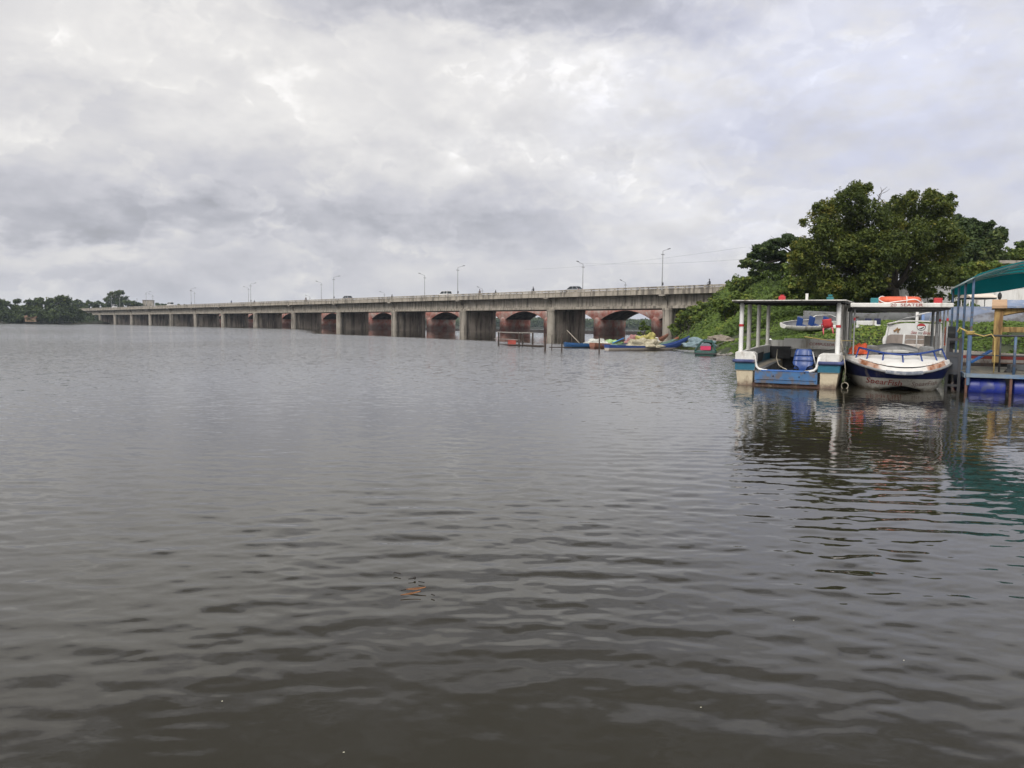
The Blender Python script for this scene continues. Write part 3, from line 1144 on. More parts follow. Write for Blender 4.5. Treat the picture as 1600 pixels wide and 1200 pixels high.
CLOTH = [pmat('dark clothing', (0.03, 0.03, 0.035), 0.9, 0.3, 6), pmat('brown clothing', (0.10, 0.06, 0.045), 0.9, 0.3, 6), pmat('blue clothing', (0.05, 0.07, 0.13), 0.9, 0.3, 6)]
SKIN = pmat('brown skin', (0.20, 0.11, 0.07), 0.6, 0.1, 6)
HAIR = pmat('black hair', (0.012, 0.011, 0.010), 0.7, 0.2, 9)


def rider(px, w, lab_p, lab_b, cl, flip=False):
    u = u_at(px, w)
    rz = BRZ + (math.pi if flip else 0)
    b = thing('motorcycle', lab_b, 'motorcycle', Bp(u, w, 9.284), rz, 'motorcycles crossing the bridge')
    for x in (-0.63, 0.63):
        mb = MB()
        mb.torus((x, 0, 0.3), 0.24, 0.06, 18, 8, Matrix.Rotation(R(90), 3, 'X'))
        mb.build('wheel', RUBBER, b, True)
    mb = MB()
    mb.tube([(0.63, 0, 0.3), (0.42, 0, 0.95)], 0.035, 6)
    mb.tube([(-0.63, 0, 0.3), (-0.1, 0, 0.42), (0.42, 0, 0.8)], 0.04, 6)
    mb.ellipsoid((0.02, 0, 0.40), 0.22, 0.14, 0.17)
    mb.build('frame', DARKMET, b, True)
    mb = MB()
    mb.ellipsoid((0.2, 0, 0.80), 0.27, 0.14, 0.13)
    mb.build('fuel_tank', PAINTD, b, True)
    mb = MB()
    mb.box(-0.72, 0.02, -0.13, 0.13, 0.74, 0.82)
    mb.build('seat', RUBBER, b, bevel=0.03)
    mb = MB()
    mb.tube([(0.36, -0.36, 1.02), (0.42, 0, 0.98), (0.36, 0.36, 1.02)], 0.018, 6)
    mb.build('handlebar', STEEL, b, True)
    p = thing('person', lab_p, 'person', Bp(u, w, 9.284), rz, 'riders crossing the bridge')
    V = [(-0.22, 0, 0.90), (-0.17, 0, 1.12), (-0.10, 0, 1.36), (-0.06, 0, 1.50), (-0.03, 0, 1.60), (0.0, 0, 1.70), (0.01, 0, 1.80)]
    E = [(i, i + 1) for i in range(6)]
    Rr = [0.16, 0.15, 0.17, 0.075, 0.062, 0.10, 0.085]
    for s in (-1, 1):
        n = len(V)
        V += [(-0.08, s * 0.19, 1.38), (0.06, s * 0.27, 1.15), (0.33, s * 0.33, 1.05)]
        E += [(2, n), (n, n + 1), (n + 1, n + 2)]
        Rr += [0.075, 0.052, 0.04]
        n = len(V)
        V += [(-0.12, s * 0.11, 0.90), (0.24, s * 0.19, 0.80), (0.05, s * 0.20, 0.36), (0.16, s * 0.20, 0.30)]
        E += [(0, n), (n, n + 1), (n + 1, n + 2), (n + 2, n + 3)]
        Rr += [0.11, 0.08, 0.055, 0.05]
    skin_body('body', V, E, Rr, cl, p)
    mb = MB()
    mb.ellipsoid((-0.01, 0, 1.77), 0.125, 0.11, 0.12)
    mb.build('hair', HAIR, p, True)


RIDERS = [(1104, 3, 'beside the leafy bank', 0), (831, 3, 'just left of the silver car', 0), (773, 8, 'larger of two right of the jeep', 0), (748, 3, 'smaller one just right of the jeep', 1),
          (612, 8, 'alone left of the white jeep', 0), (478, 3, 'alone left of the far grey car', 1), (398, 8, 'just right of the far left lamp pair', 0), (362, 3, 'far left, left of the far lamp pair', 2)]
for px, w, where, ci in RIDERS:
    rider(px, w, 'dark rider showing above the bridge railing, ' + where, 'motorcycle under the rider ' + where, CLOTH[ci], w > 6)

# ------------------------------------------------------------------ overhead wires by the bank
for i, (a, b_, sag) in enumerate((((905, 411, 186), (1175, 404, 120), 0.5), ((820, 421, 215), (1165, 386, 130), 0.7))):
    A, Bq = at(*a), at(*b_)
    pts = [A.lerp(Bq, k / 16) - Vector((0, 0, sag * 4 * (k / 16) * (1 - k / 16))) for k in range(17)]
    mb = MB()
    mb.tube(pts, 0.011, 5)
    o = mb.build('overhead_wire', DARKMET)
    tag(o, ['thin overhead wire from a far lamp to the dark tree, lower of two', 'thin overhead wire to the dark tree, upper of two'][i], 'wire', 'overhead wires')
# ------------------------------------------------------------------ materials for boats and moorings
WHITE = pmat('weathered white gelcoat', (0.62, 0.61, 0.58), 0.45, 0.12, 3.0, dirt=(0.23, 0.20, 0.16), dirt_amt=0.30, dirt_scale=2.5, streak=True)
WHITEP = pmat('white paint', (0.68, 0.675, 0.66), 0.45, 0.10, 3.0, dirt=(0.30, 0.27, 0.22), dirt_amt=0.25, dirt_scale=3.0, streak=True)
POSTW = pmat('grimy white post paint', (0.50, 0.49, 0.46), 0.55, 0.2, 3.0, dirt=(0.14, 0.12, 0.10), dirt_amt=0.4, dirt_scale=5.0, streak=True)
GREYF = pmat('grey fibreglass', (0.22, 0.225, 0.23), 0.5, 0.2, 2.0, dirt=(0.08, 0.075, 0.07), dirt_amt=0.45, dirt_scale=2.0)
GREYB = pmat('blue grey fibreglass', (0.155, 0.165, 0.195), 0.5, 0.2, 1.5, dirt=(0.065, 0.06, 0.06), dirt_amt=0.45, dirt_scale=1.5)
DARKIN = pmat('dark boat interior', (0.035, 0.035, 0.038), 0.7, 0.35, 2.0)
BLUEP = pmat('blue boat paint', (0.030, 0.115, 0.36), 0.45, 0.25, 3.0, dirt=(0.10, 0.10, 0.10), dirt_amt=0.25, dirt_scale=4.0)
BLUEW = pmat('worn sky blue paint', (0.045, 0.125, 0.27), 0.55, 0.3, 3.0, dirt=(0.11, 0.09, 0.08), dirt_amt=0.52, dirt_scale=4.5)
SEATB = pmat('blue moulded plastic', (0.010, 0.045, 0.19), 0.35, 0.15, 3.0)
DRUMB = pmat('blue drum plastic', (0.013, 0.026, 0.21), 0.4, 0.25, 2.0, dirt=(0.05, 0.06, 0.14), dirt_amt=0.35, dirt_scale=4)
RAILB = pmat('blue enamel pipe', (0.02, 0.050, 0.20), 0.4, 0.2, 5.0)
POSTB = pmat('pale blue steel post', (0.075, 0.125, 0.21), 0.5, 0.25, 3.0, dirt=(0.10, 0.06, 0.045), dirt_amt=0.3, dirt_scale=5.0)
STEELP = pmat('dull steel pipe', (0.36, 0.36, 0.36), 0.4, 0.2, 4.0, metal=0.5)
REDP = pmat('red paint', (0.40, 0.030, 0.035), 0.5, 0.2, 4.0)
GREENP = pmat('teal paint', (0.02, 0.15, 0.17), 0.5, 0.2, 4.0)
ORANGE = pmat('orange life jacket fabric', (0.52, 0.085, 0.03), 0.75, 0.25, 5.0, bump=0.3, bump_scale=20)
ORANGEF = pmat('orange float paint', (0.60, 0.115, 0.055), 0.55, 0.2, 4.0, dirt=(0.25, 0.05, 0.03), dirt_amt=0.3)
ROPE = pmat('pale rope', (0.42, 0.38, 0.30), 0.9, 0.25, 20.0)
ROPEY = pmat('yellow rope', (0.45, 0.33, 0.12), 0.9, 0.25, 20.0)
LETR = pmat('dark red lettering paint', (0.28, 0.022, 0.022), 0.6, 0.3, 20.0)
LETF = pmat('faint brown lettering paint', (0.25, 0.17, 0.155), 0.7, 0.4, 20.0)  # weaker brown for the name on the right of the bow
BLACK = pmat('black paint', (0.015, 0.015, 0.016), 0.6, 0.2, 5.0)
PLANK = pmat('grey deck planks', (0.20, 0.175, 0.14), 0.9, 0.3, 2.0, dirt=(0.07, 0.06, 0.05), dirt_amt=0.5, dirt_scale=3.0, bump=0.4, bump_scale=8)
YELW = pmat('yellow painted wood', (0.52, 0.345, 0.135), 0.7, 0.2, 2.0, dirt=(0.17, 0.09, 0.04), dirt_amt=0.35, dirt_scale=4.0, streak=True)
RUSTP = pmat('rusty pole', (0.11, 0.055, 0.04), 0.85, 0.3, 6.0)


def canvas_mat():
    m, t, b = base_mat('teal canvas')
    n = t.noise(t.coords('Object'), 1.2, 5, 0.6)
    c = t.ramp(n, [(0.35, (0.004, 0.17, 0.19)), (0.65, (0.007, 0.24, 0.26))])
    t.put(b.inputs['Base Color'], c)
    b.inputs['Roughness'].default_value = 0.7
    tr = t.n.new('ShaderNodeBsdfTranslucent')
    t.put(tr.inputs['Color'], c)
    ms = t.n.new('ShaderNodeMixShader')
    ms.inputs[0].default_value = 0.45
    t.l.new(b.outputs[0], ms.inputs[1])
    t.l.new(tr.outputs[0], ms.inputs[2])
    t.l.new(ms.outputs[0], [n_ for n_ in t.n if n_.type == 'OUTPUT_MATERIAL'][0].inputs[0])
    return m


TEALC = canvas_mat()


def heading(dx, dy):
    """rotation that carries local +y onto (dx, dy)"""
    return math.atan2(dy, dx) - math.pi / 2


def mapper(o):
    """scene point -> local of thing o (set before any parenting)"""
    M = (Matrix.Translation(o.location) @ o.rotation_euler.to_matrix().to_4x4()).inverted()
    return lambda p: M @ Vector(p)


# ================================================================== ferry catamaran, stern towards us
p0 = at(1227, 604, 21.6); p0.z = 0
ferry = thing('canopy_ferry', 'white open ferry boat with teal band, blue sill and flat roof on thick white posts', 'boat', p0, heading(0.432, 0.902), rx=R(1.3))
HULL1 = band_mat('ferry hull paint', [(0.44, (0.50, 0.43, 0.31)), (0.675, (0.010, 0.115, 0.185)), (9, (0.64, 0.63, 0.60))], 0.5,
                 dirt=(0.16, 0.10, 0.06), dirt_amt=0.34, dirt_scale=4.5, grime_z=(-0.02, 0.20), grime=(0.075, 0.036, 0.026))
L1 = 8.6
for s in (-1, 1):
    mb = MB()
    rings = []
    for y, taper, lift in ((0, 0, 0), (0.02, 0, 0), (4.0, 0, 0), (6.2, 0.10, 0.0), (7.6, 0.45, 0.02), (8.6, 0.95, 0.10)):
        sec = [(0.90, -0.3), (1.25, -0.3), (1.31, 0.0), (1.36, 0.42), (1.40, 0.68), (1.40, 0.94), (1.29, 0.94), (1.27, 0.45), (0.90, 0.42)]
        rings.append([Vector((s * (max(x - taper, 0.02 + 0.05 * (x > 1.25))), y, z + lift)) for x, z in sec])
    mb.loft(rings, True, True)
    mb.build('side_hull', HULL1, ferry)
    mb = MB()   # stern block with a rounded inner shoulder
    sh = [(1.395, 0.43), (1.395, 0.94), (1.36, 0.965), (0.95, 0.965), (0.88, 0.945), (0.84, 0.90), (0.83, 0.84), (0.83, 0.43)]
    mb.prism([(s * x, z) for x, z in sh], 'y', -0.03, 0.42)
    mb.build('stern_block', HULL1, ferry, bevel=0.015)
    mb = MB()   # white curl that drops from the block to the sill
    pts = [(s * x, -0.02, z) for x, z in ((0.86, 0.86), (0.83, 0.68), (0.80, 0.56), (0.74, 0.49), (0.62, 0.455), (0.50, 0.45))]
    mb.tube(pts, 0.035, 8)
    mb.build('sill_trim', WHITEP, ferry, True)
    mb = MB()
    mb.tube([(s * 0.84, -0.05, 0.70), (s * 1.38, -0.05, 0.70), (s * 1.44, 0.02, 0.70), (s * 1.44, 4.0, 0.70), (s * 1.34, 6.2, 0.70), (s * 0.98, 7.6, 0.72), (s * 0.5, 8.55, 0.78)], 0.05, 8)
    mb.build('rub_rail', pmat('scuffed blue rubber', (0.05, 0.065, 0.16), 0.7, 0.35, 6, dirt=(0.18, 0.16, 0.16), dirt_amt=0.4), ferry, True)
    mb = MB()
    mb.box(min(s * 1.245, s * 1.262), max(s * 1.245, s * 1.262), 0.43, 6.0, 0.43, 0.74)
    mb.build('inner_panel', DARKIN, ferry)
    # side bench inside
    mb = MB()
    mb.box(s * 1.26 - (0.5 if s > 0 else 0), s * 1.26 + (0.5 if s < 0 else 0), 0.9, 5.6, 0.36, 0.42)
    mb.box(s * 1.26 - (0.46 if s > 0 else 0), s * 1.26 + (0.46 if s < 0 else 0), 0.92, 5.58, 0.12, 0.355)
    mb.build('bench', GREYF if s < 0 else DARKIN, ferry)
mb = MB()
mb.box(-0.90, 0.90, 0.02, 7.4, -0.12, 0.10)
mb.build('bottom', pmat('fouled brown bottom paint', (0.085, 0.045, 0.035), 0.8, 0.4, 5, dirt=(0.25, 0.19, 0.13), dirt_amt=0.3, dirt_scale=6), ferry)
mb = MB()
mb.box(-1.26, 1.26, 0.10, 7.0, 0.102, 0.125)
mb.build('floor', DARKIN, ferry)
mb = MB()
mb.box(-0.835, 0.835, -0.06, 0.05, 0.09, 0.43)
mb.box(-0.80, 0.80, -0.085, -0.058, 0.20, 0.215)
sill = mb.build('transom', BLUEW, ferry, bevel=0.012)
mb = MB()
mb.box(-0.66, 0.62, -0.07, 0.16, 0.432, 0.47)
mb.build('sill_board', BLUEP, ferry, bevel=0.01)
for x in (-0.33, 0.36, 0.5):
    mb = MB()
    mb.ellipsoid((x, -0.064, 0.30 if x != 0.5 else 0.42), 0.018, 0.02, 0.022, 8, 6)
    mb.build('bolt', BLACK, sill, True)
# forward bulkhead with the painted notice
mb = MB()
mb.box(-1.27, 1.27, 6.25, 6.33, 0.52, 1.10)
mb.box(-1.0, 1.27, 6.05, 6.25, 0.80, 0.83)
mb.box(-0.75, 0.9, 6.28, 6.36, 1.10, 1.16)
bulk = mb.build('bulkhead', WHITE, ferry)
lettering('COMPULSORY', 0.135, lambda x, y: (0.56 + x * 1.05, 6.24, 0.965 + y - 0.03 * x), LETR, bulk)
mb = MB()
mb.box(-1.27, 1.27, 6.26, 6.32, 0.1, 0.52)
mb.build('locker_front', DARKIN, ferry)
mb = MB()
mb.box(-1.25, -0.5, 6.0, 6.2, 0.45, 0.88)
mb.build('locker', DARKIN, ferry)
# foredeck closes the bow
mb = MB()
rings = [[Vector((-w, y, z)), Vector((0, y, z + 0.04)), Vector((w, y, z))] for y, w, z in ((6.33, 1.24, 0.95), (7.6, 0.9, 0.96), (8.55, 0.40, 1.03))]
mb.loft(rings, False, False)
mb.build('foredeck', WHITE, ferry)
mb = MB()
mb.loft([[Vector((-0.9, 7.0, -0.1)), Vector((0.9, 7.0, -0.1))], [Vector((-0.42, 8.58, 1.02)), Vector((0.42, 8.58, 1.02))]], False, False)
mb.build('bow_plate', WHITE, ferry)
# posts
PY = (0.30, 1.75, 3.75, 6.1)
for s in (-1, 1):
    for i, y in enumerate(PY):
        xx = 1.30
        mb = MB()
        mb.tube([(s * xx, y, 0.92), (s * (xx - 0.005), y + 0.01, 2.36)], 0.062, 10)
        mb.tube([(s * xx, y, 0.925), (s * xx, y, 0.96)], 0.085, 10)
        po = mb.build('post', POSTW if i else WHITEP, ferry, True, sharp=40)
        if i == 0:
            mb = MB()
            mb.tube([(s * xx, y, 1.68), (s * xx, y, 1.75)], 0.068, 10)
            mb.build('reflector_band', REDP, po, True, sharp=40)
mb = MB()
mb.box(1.20, 1.36, 4.8, 4.96, 0.92, 2.36)
mb.build('post', POSTW, ferry)
mb = MB()
mb.box(-1.52, 1.50, -0.12, 6.5, 2.405, 2.44)
mb.build('roof', POSTW, ferry, bevel=0.012)
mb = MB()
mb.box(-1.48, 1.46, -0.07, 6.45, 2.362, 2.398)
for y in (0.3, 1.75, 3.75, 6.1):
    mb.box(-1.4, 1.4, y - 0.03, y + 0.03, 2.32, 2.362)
mb.build('roof_underside', BLACK, ferry)  # black layer with cross ribs below the ferry roof
mb = MB()
mb.tube([(0.38, 1.2, 2.43), (0.38, 1.2, 2.64)], 0.04, 10)
mb.build('vent_pipe', WHITEP, ferry, True, sharp=40)
for x, m_ in ((-0.28, REDP), (1.02, GREENP)):
    mb = MB()
    mb.box(x - 0.09, x + 0.09, 0.9, 1.08, 2.445, 2.56 if m_ is REDP else 2.53)
    mb.tube([(x, 0.99, 2.54), (x, 0.99, 2.60)], 0.06, 8)
    mb.build('navigation_light', m_, ferry, bevel=0.01)
# blue moulded seat on its pedestal
mb = MB()
prof = [(0.44, 0.10, 0.09), (0.50, 0.11, 0.10), (0.56, 0.15, 0.10), (0.60, 0.24, 0.10), (0.67, 0.275, 0.085), (0.735, 0.268, 0.055), (0.745, 0.262, 0.095), (0.83, 0.25, 0.085), (0.885, 0.243, 0.045), (0.895, 0.238, 0.085), (1.02, 0.215, 0.06), (1.06, 0.185, 0.04)]
rings = []
for z, hw, yb in prof:
    yo = 0.34 + (z - 0.47) * 0.10
    rg = []
    for k in range(9):
        a = -1 + k / 4
        rg.append(Vector((0.42 + hw * a, yo - yb - 0.05 * a * a + (0.06 if abs(a) > 0.9 else 0), z)))
    for k in range(9):
        a = 1 - k / 4
        rg.append(Vector((0.42 + hw * a, yo - yb + 0.045 - 0.05 * a * a + (0.06 if abs(a) > 0.9 else 0), z)))
    rings.append(rg)
mb.loft(rings, True, True)
mb.box(0.18, 0.66, 0.32, 0.72, 0.50, 0.55)
seat = mb.build('seat', SEATB, ferry, True, sharp=50)
mb = MB()
mb.tube([(0.44, 0.36, 0.12), (0.44, 0.36, 0.50)], [0.15, 0.12], 12)
mb.build('pedestal', SEATB, seat, True, sharp=40)
mb = MB()
mb.tube([(0.66, 0.30, 1.0), (0.72, 0.30, 0.75), (0.80, 0.18, 0.50)], 0.02, 6)
mb.build('seat_bracket', STEELP, seat, True)
mb = MB()
pts = [(-0.52, 2.4, 0.94), (-0.45, 1.6, 0.72), (-0.30, 0.9, 0.55), (-0.12, 0.45, 0.50), (0.0, 0.2, 0.48)]
mb.tube(pts, 0.014, 6)
o = mb.build('rope', ROPE, ferry, True)
# fender lines on the right side
mb = MB()
mb.tube([(1.46, 0.5, 0.9), (1.52, 0.45, 0.5), (1.50, 0.45, 0.15)], 0.013, 6)
mb.torus((1.52, 0.45, 0.06), 0.09, 0.012, 14, 6, Matrix.Rotation(R(90), 3, 'X'))
mb.tube([(1.44, 0.5, 0.95), (1.42, 0.32, 1.2), (1.34, 0.3, 1.45), (1.38, 0.3, 1.46)], 0.014, 6)
mb.build('mooring_rope', ROPE, ferry, True)
# orange cloth at a post foot and blue bag by the left block
lb = mapper(ferry)

# ================================================================== speed ferry, bow towards us
p1 = at(1412, 606, 20.2); p1.z = 0
spear = thing('launch_boat', 'white launch with dark blue band, blue bow rail and canopy on thin steel posts', 'boat', p1, heading(0.36, 0.933))
HULL2 = band_mat('launch hull paint', [(0.34, (0.55, 0.535, 0.49)), (9, (0.010, 0.017, 0.085))], 0.35, dirt=(0.20, 0.17, 0.14), dirt_amt=0.22, dirt_scale=3.0, grime_z=(0.0, 0.13), grime=(0.16, 0.13, 0.09))
out = [(0.0, 0.0), (0.22, 0.02), (0.45, 0.09), (0.68, 0.24), (0.90, 0.48), (1.09, 0.80), (1.23, 1.20), (1.33, 1.65), (1.40, 2.2), (1.43, 3.0), (1.43, 4.5), (1.40, 6.4)]


def rail_z(y): return 0.52 + 0.31 * (1 - math.exp(-y / 0.9))


full = [(-x, y) for x, y in reversed(out[1:])] + out
mb = MB()
rings = []
for x, y in full:
    zr = rail_z(y)
    ax = abs(x)
    zb = 0.13 - 0.19 * min(1, ax / 0.95) ** 1.6
    rg = []
    for t in np.linspace(0, 1, 8):
        e = 1 - 0.27 * t ** 1.3
        rg.append(Vector((x * e, y + 0.42 * t * math.exp(-y / 1.2) + 0.05 * t, zr + (zb - zr) * t)))
    e = 0.70
    rg.append(Vector((x * e, y + 0.6 * math.exp(-y / 1.2) + 0.05, zb + 0.02 - 0.32 * min(1, max(0, (ax - 0.8) / 0.2)))))
    rings.append(rg)
mb.loft(rings, False, False)
hl = mb.build('hull', HULL2, spear, True, sharp=60)
mb = MB()
mb.box(-0.62, 0.62, 1.5, 6.3, -0.3, 0.15)
mb.build('tunnel_shade', BLACK, spear)  # black block stands in for the shade under the bow arch
mb = MB()   # transom
mb.add([Vector((x, 6.4, z)) for x, z in ((-1.4, 0.73), (1.4, 0.73), (1.0, -0.3), (-1.0, -0.3))], [(0, 1, 2, 3)])
mb.build('transom', WHITE, spear)
# gunwale band (grey-white) and worn bumper
mb = MB()
mb.tube([Vector((x * 1.005, y - 0.01, rail_z(y) - 0.02)) for x, y in full], 0.035, 8)
mb.build('rub_rail', pmat('grey rub strip', (0.20, 0.20, 0.205), 0.7, 0.3, 8), spear, True)
mb = MB()
bp = [(x, y) for x, y in full if abs(x) < 0.5]
mb.loft([[Vector((x, y - 0.05, rail_z(y) - 0.065)), Vector((x, y - 0.065, rail_z(y) - 0.02)), Vector((x * .97, y - 0.02, rail_z(y) + 0.025)), Vector((x * 0.93, y + 0.03, rail_z(y) + 0.03))] for x, y in bp], False, False)
mb.build('bow_fender', pmat('chafed blue grey fender', (0.13, 0.145, 0.175), 0.8, 0.45, 7, dirt=(0.30, 0.29, 0.28), dirt_amt=0.30, dirt_scale=7), spear, True)


def rust_deck():
    m, t, b = base_mat('rust stained white deck')
    co = t.coords('Object')
    x, y, z = t.sep(co)
    n = t.noise(co, 3.0, 7, 0.68)
    n2 = t.noise(t.vmath('MULTIPLY', co, (4, 1, 1)), 5.0, 6, 0.6)
    c = t.ramp(n, [(0.3, (0.56, 0.54, 0.50)), (0.7, (0.70, 0.69, 0.67))])
    ax = t.math('ABSOLUTE', x)
    edge = t.math('SUBTRACT', ax, t.math('SQRT', t.math('MULTIPLY', t.math('MAXIMUM', t.math('SUBTRACT', y, 0.05), 0.0), 1.55)))
    ed = t.mapr(edge, -0.30, 0.02, 0, 1, True)
    band = t.math('MULTIPLY', t.mapr(ax, 0.40, 0.58, 0, 1, True), t.mapr(ax, 1.22, 1.08, 0, 1, True))
    f = t.math('MULTIPLY', t.math('MULTIPLY', ed, band), t.mapr(n2, 0.46, 0.66, 0.0, 0.7))
    c = t.mix(f, c, (0.33, 0.105, 0.03))
    t.put(b.inputs['Base Color'], c)
    b.inputs['Roughness'].default_value = 0.55
    return m


def rust_coaming():
    m, t, b = base_mat('rust streaked coaming')
    co = t.coords('Object')
    x, y, z = t.sep(co)
    n = t.noise(co, 3.0, 6, 0.65)
    st = t.noise(t.vmath('MULTIPLY', co, (9, 9, 0.8)), 1.0, 4, 0.6)
    c = t.ramp(n, [(0.3, (0.54, 0.52, 0.48)), (0.7, (0.68, 0.67, 0.65))])
    ax = t.math('ADD', t.math('ABSOLUTE', x), t.math('MULTIPLY', t.math('SUBTRACT', n, 0.5), 0.5))
    f = t.math('MULTIPLY', t.mapr(ax, 0.50, 0.62, 0, 1, True), t.mapr(ax, 1.16, 1.02, 0, 1, True))
    c = t.mix(t.math('MULTIPLY', f, t.mapr(st, 0.32, 0.62, 0.55, 1.0)), c, t.ramp(st, [(0.35, (0.36, 0.14, 0.045)), (0.65, (0.20, 0.065, 0.022))]))
    t.put(b.inputs['Base Color'], c)
    b.inputs['Roughness'].default_value = 0.7
    return m


RDECK = rust_deck()
RCOAM = rust_coaming()
mb = MB()   # coaming: sloping strip just inside the rub rail, then the deck sheet
inner = []
for x, y in full:
    inner.append((x * 0.90, y + 0.10 * math.exp(-y / 0.8)))
mb.loft([[Vector((x, y, rail_z(y))), Vector((x * 0.975, y + 0.03, rail_z(y) + 0.095)), Vector((ix, iy, rail_z(y) + 0.11))] for (x, y), (ix, iy) in zip(full, inner)], False, False)
mb.build('coaming', RCOAM, spear, True, sharp=50)
mb = MB()
ni = len(inner) // 2
rows = []
for k in range(0, 9):
    (xa, ya), (xb, yb) = inner[ni - k], inner[ni + k]
    rows.append([Vector((xa + (xb - xa) * t, ya, rail_z(ya) + 0.11 + 0.05 * math.sin(math.pi * t) * min(1, xb))) for t in np.linspace(0, 1, 9)])
rows = rows[:8]
mb.loft(rows, False, False)
deck = mb.build('foredeck', RDECK, spear, True)
for s in (-1, 1):
    mb = MB()
    mb.box(min(s * 0.78, s * 1.30), max(s * 0.78, s * 1.30), 1.66, 6.3, 0.86, 0.92)
    mb.build('side_deck', GREYF, spear)
mb = MB()
mb.box(-0.78, 0.78, 1.7, 6.3, 0.18, 0.22)
mb.box(-0.78, 0.78, 1.62, 1.68, 0.2, 0.90)
mb.box(-0.80, -0.76, 1.68, 6.3, 0.2, 0.90)
mb.box(0.76, 0.80, 1.68, 6.3, 0.2, 0.90)
mb.build('cockpit', DARKIN, spear)
# grey hood over the console
mb = MB()
rings = []
for y, z0, hw in ((2.05, 0.94, 0.70), (2.10, 1.01, 0.71), (2.9, 1.10, 0.66)):
    rings.append([Vector((hw * a, y, z0 + 0.15 * (1 - a * a))) for a in np.linspace(-1, 1, 13)])
for y, z0, hw in ((2.9, 1.06, 0.64), (2.12, 0.96, 0.66)):
    rings.append([Vector((hw * a, y, z0 + 0.12 * (1 - a * a))) for a in np.linspace(-1, 1, 13)])
mb.loft(rings, False, False)
mb.build('hood', pmat('grey chalky gelcoat', (0.24, 0.24, 0.24), 0.6, 0.25, 2, dirt=(0.05, 0.05, 0.05), dirt_amt=0.45, dirt_scale=1.7), spear, True, sharp=40)
mb = MB()
mb.box(-0.6, 0.6, 2.4, 2.5, 0.24, 0.98)
mb.build('console', DARKIN, spear)
for x in (-0.70, 0.72):
    mb = MB()
    mb.prism([(x - 0.19, 0.86), (x - 0.21, 1.07), (x - 0.17, 1.18), (x, 1.205), (x + 0.17, 1.18), (x + 0.21, 1.07), (x + 0.19, 0.86)], 'y', 1.82, 1.90)
    mb.build('seat_back', GREYF, spear, bevel=0.02)
# bow rail
mb = MB()
rp = [(-1.04, 1.40, 1.13), (-0.80, 1.12, 1.07), (-0.45, 0.84, 1.005), (0, 0.66, 0.96), (0.45, 0.84, 1.005), (0.80, 1.12, 1.07), (1.04, 1.40, 1.13)]
sp = []
for i in range(len(rp) - 1):
    for k in range(4):
        sp.append(Vector(rp[i]).lerp(Vector(rp[i + 1]), k / 4))
sp.append(Vector(rp[-1]))
for _ in range(3):
    sp = [sp[0]] + [(sp[i - 1] + sp[i] * 2 + sp[i + 1]) / 4 for i in range(1, len(sp) - 1)] + [sp[-1]]
mb.tube(sp, 0.027, 8)
rail = mb.build('bow_rail', RAILB, spear, True)
for i, (x, y, z) in enumerate(rp):
    mb = MB()
    bx, by = x * 1.08 if abs(x) > 0.1 else 0, y - (0.30 if abs(x) < 0.1 else 0.24)
    mb.tube([(x, y, z), (bx, by, rail_z(by) + 0.11)], 0.021, 8)
    mb.build('rail_post', RAILB, rail, True)


# names painted on the flared bow
def on_bow(sx):
    def fn(x, y):
        u = (-0.44 if sx < 0 else 0.55) + x          # lateral position
        ax = abs(u)
        xs = [p[0] for p in out]
        ys = [p[1] for p in out]
        best = None
        zt = 0.245 + y - 0.02 * (1 if sx > 0 else -1) * 0
        yy = float(np.interp(ax / 0.90, xs, ys))
        zr = rail_z(yy)
        zb = 0.13 - 0.19 * min(1, ax / 0.95) ** 1.6
        t = (zt - zr) / (zb - zr)
        e = 1 - 0.27 * max(t, 0) ** 1.3
        yy = float(np.interp(ax / e, xs, ys))
        zr = rail_z(yy)
        t = max(0.0, (zt - zr) / (zb - zr))
        return (u * 1.004, yy + 0.42 * t * math.exp(-yy / 1.2) + 0.05 * t - 0.03, zt - (0.02 + 0.05 * x if sx < 0 else 0.03 - 0.05 * x))
    return fn


lettering('SpearFish', 0.225, on_bow(-1), LETR, hl, 0.1)
lettering('SpearFish', 0.18, on_bow(1), LETF, hl, 0.1)
# canopy on steel posts
mb = MB()
mb.box(-1.30, 1.24, 1.35, 4.4, 2.30, 2.38)
mb.box(-1.32, 1.26, 1.31, 1.36, 2.27, 2.39)
roof2 = mb.build('roof', WHITE, spear, bevel=0.02)
mb = MB()
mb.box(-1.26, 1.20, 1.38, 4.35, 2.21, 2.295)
mb.build('roof_underside', BLACK, spear)  # black layer closing the launch roof from below
vs, fs = text_geo('20  SEATER', 0.115)
mb = MB()
mb.add([(0.10 + p.x * 1.45, 1.303, 2.33 + p.y) for p in vs], fs)
mb.build('lettering', LETR, roof2)
for x, y, r, m_ in ((-1.18, 1.62, 0.022, STEELP), (-1.20, 3.0, 0.022, STEELP), (-1.20, 4.2, 0.024, STEELP), (1.17, 1.62, 0.022, STEELP), (1.18, 2.3, 0.024, STEELP), (1.18, 3.0, 0.022, STEELP), (1.17, 4.2, 0.024, STEELP), (1.00, 2.2, 0.04, GREYF), (1.06, 3.6, 0.03, GREYF)):
    mb = MB()
    mb.tube([(x, y, 0.86), (x, y, 2.27)], r, 8)
    po = mb.build('post', m_, spear, True, sharp=40)
    if (x, y) in ((-1.18, 1.62), (1.17, 1.62), (1.18, 3.0)):
        mb = MB()
        mb.tube([(x, y, 1.90), (x, y, 1.98)], r + 0.008, 8)
        mb.build('reflector_band', REDP, po, True, sharp=40)
for x, m_ in ((-0.68, GREENP), (0.92, REDP)):
    mb = MB()
    mb.box(x - 0.10, x + 0.10, 1.6, 1.8, 2.38, 2.54)
    mb.build('navigation_light', m_, spear, bevel=0.012)
mb = MB()
for p in ((-1.22, 3.2), (1.27, 3.2)):
    pass
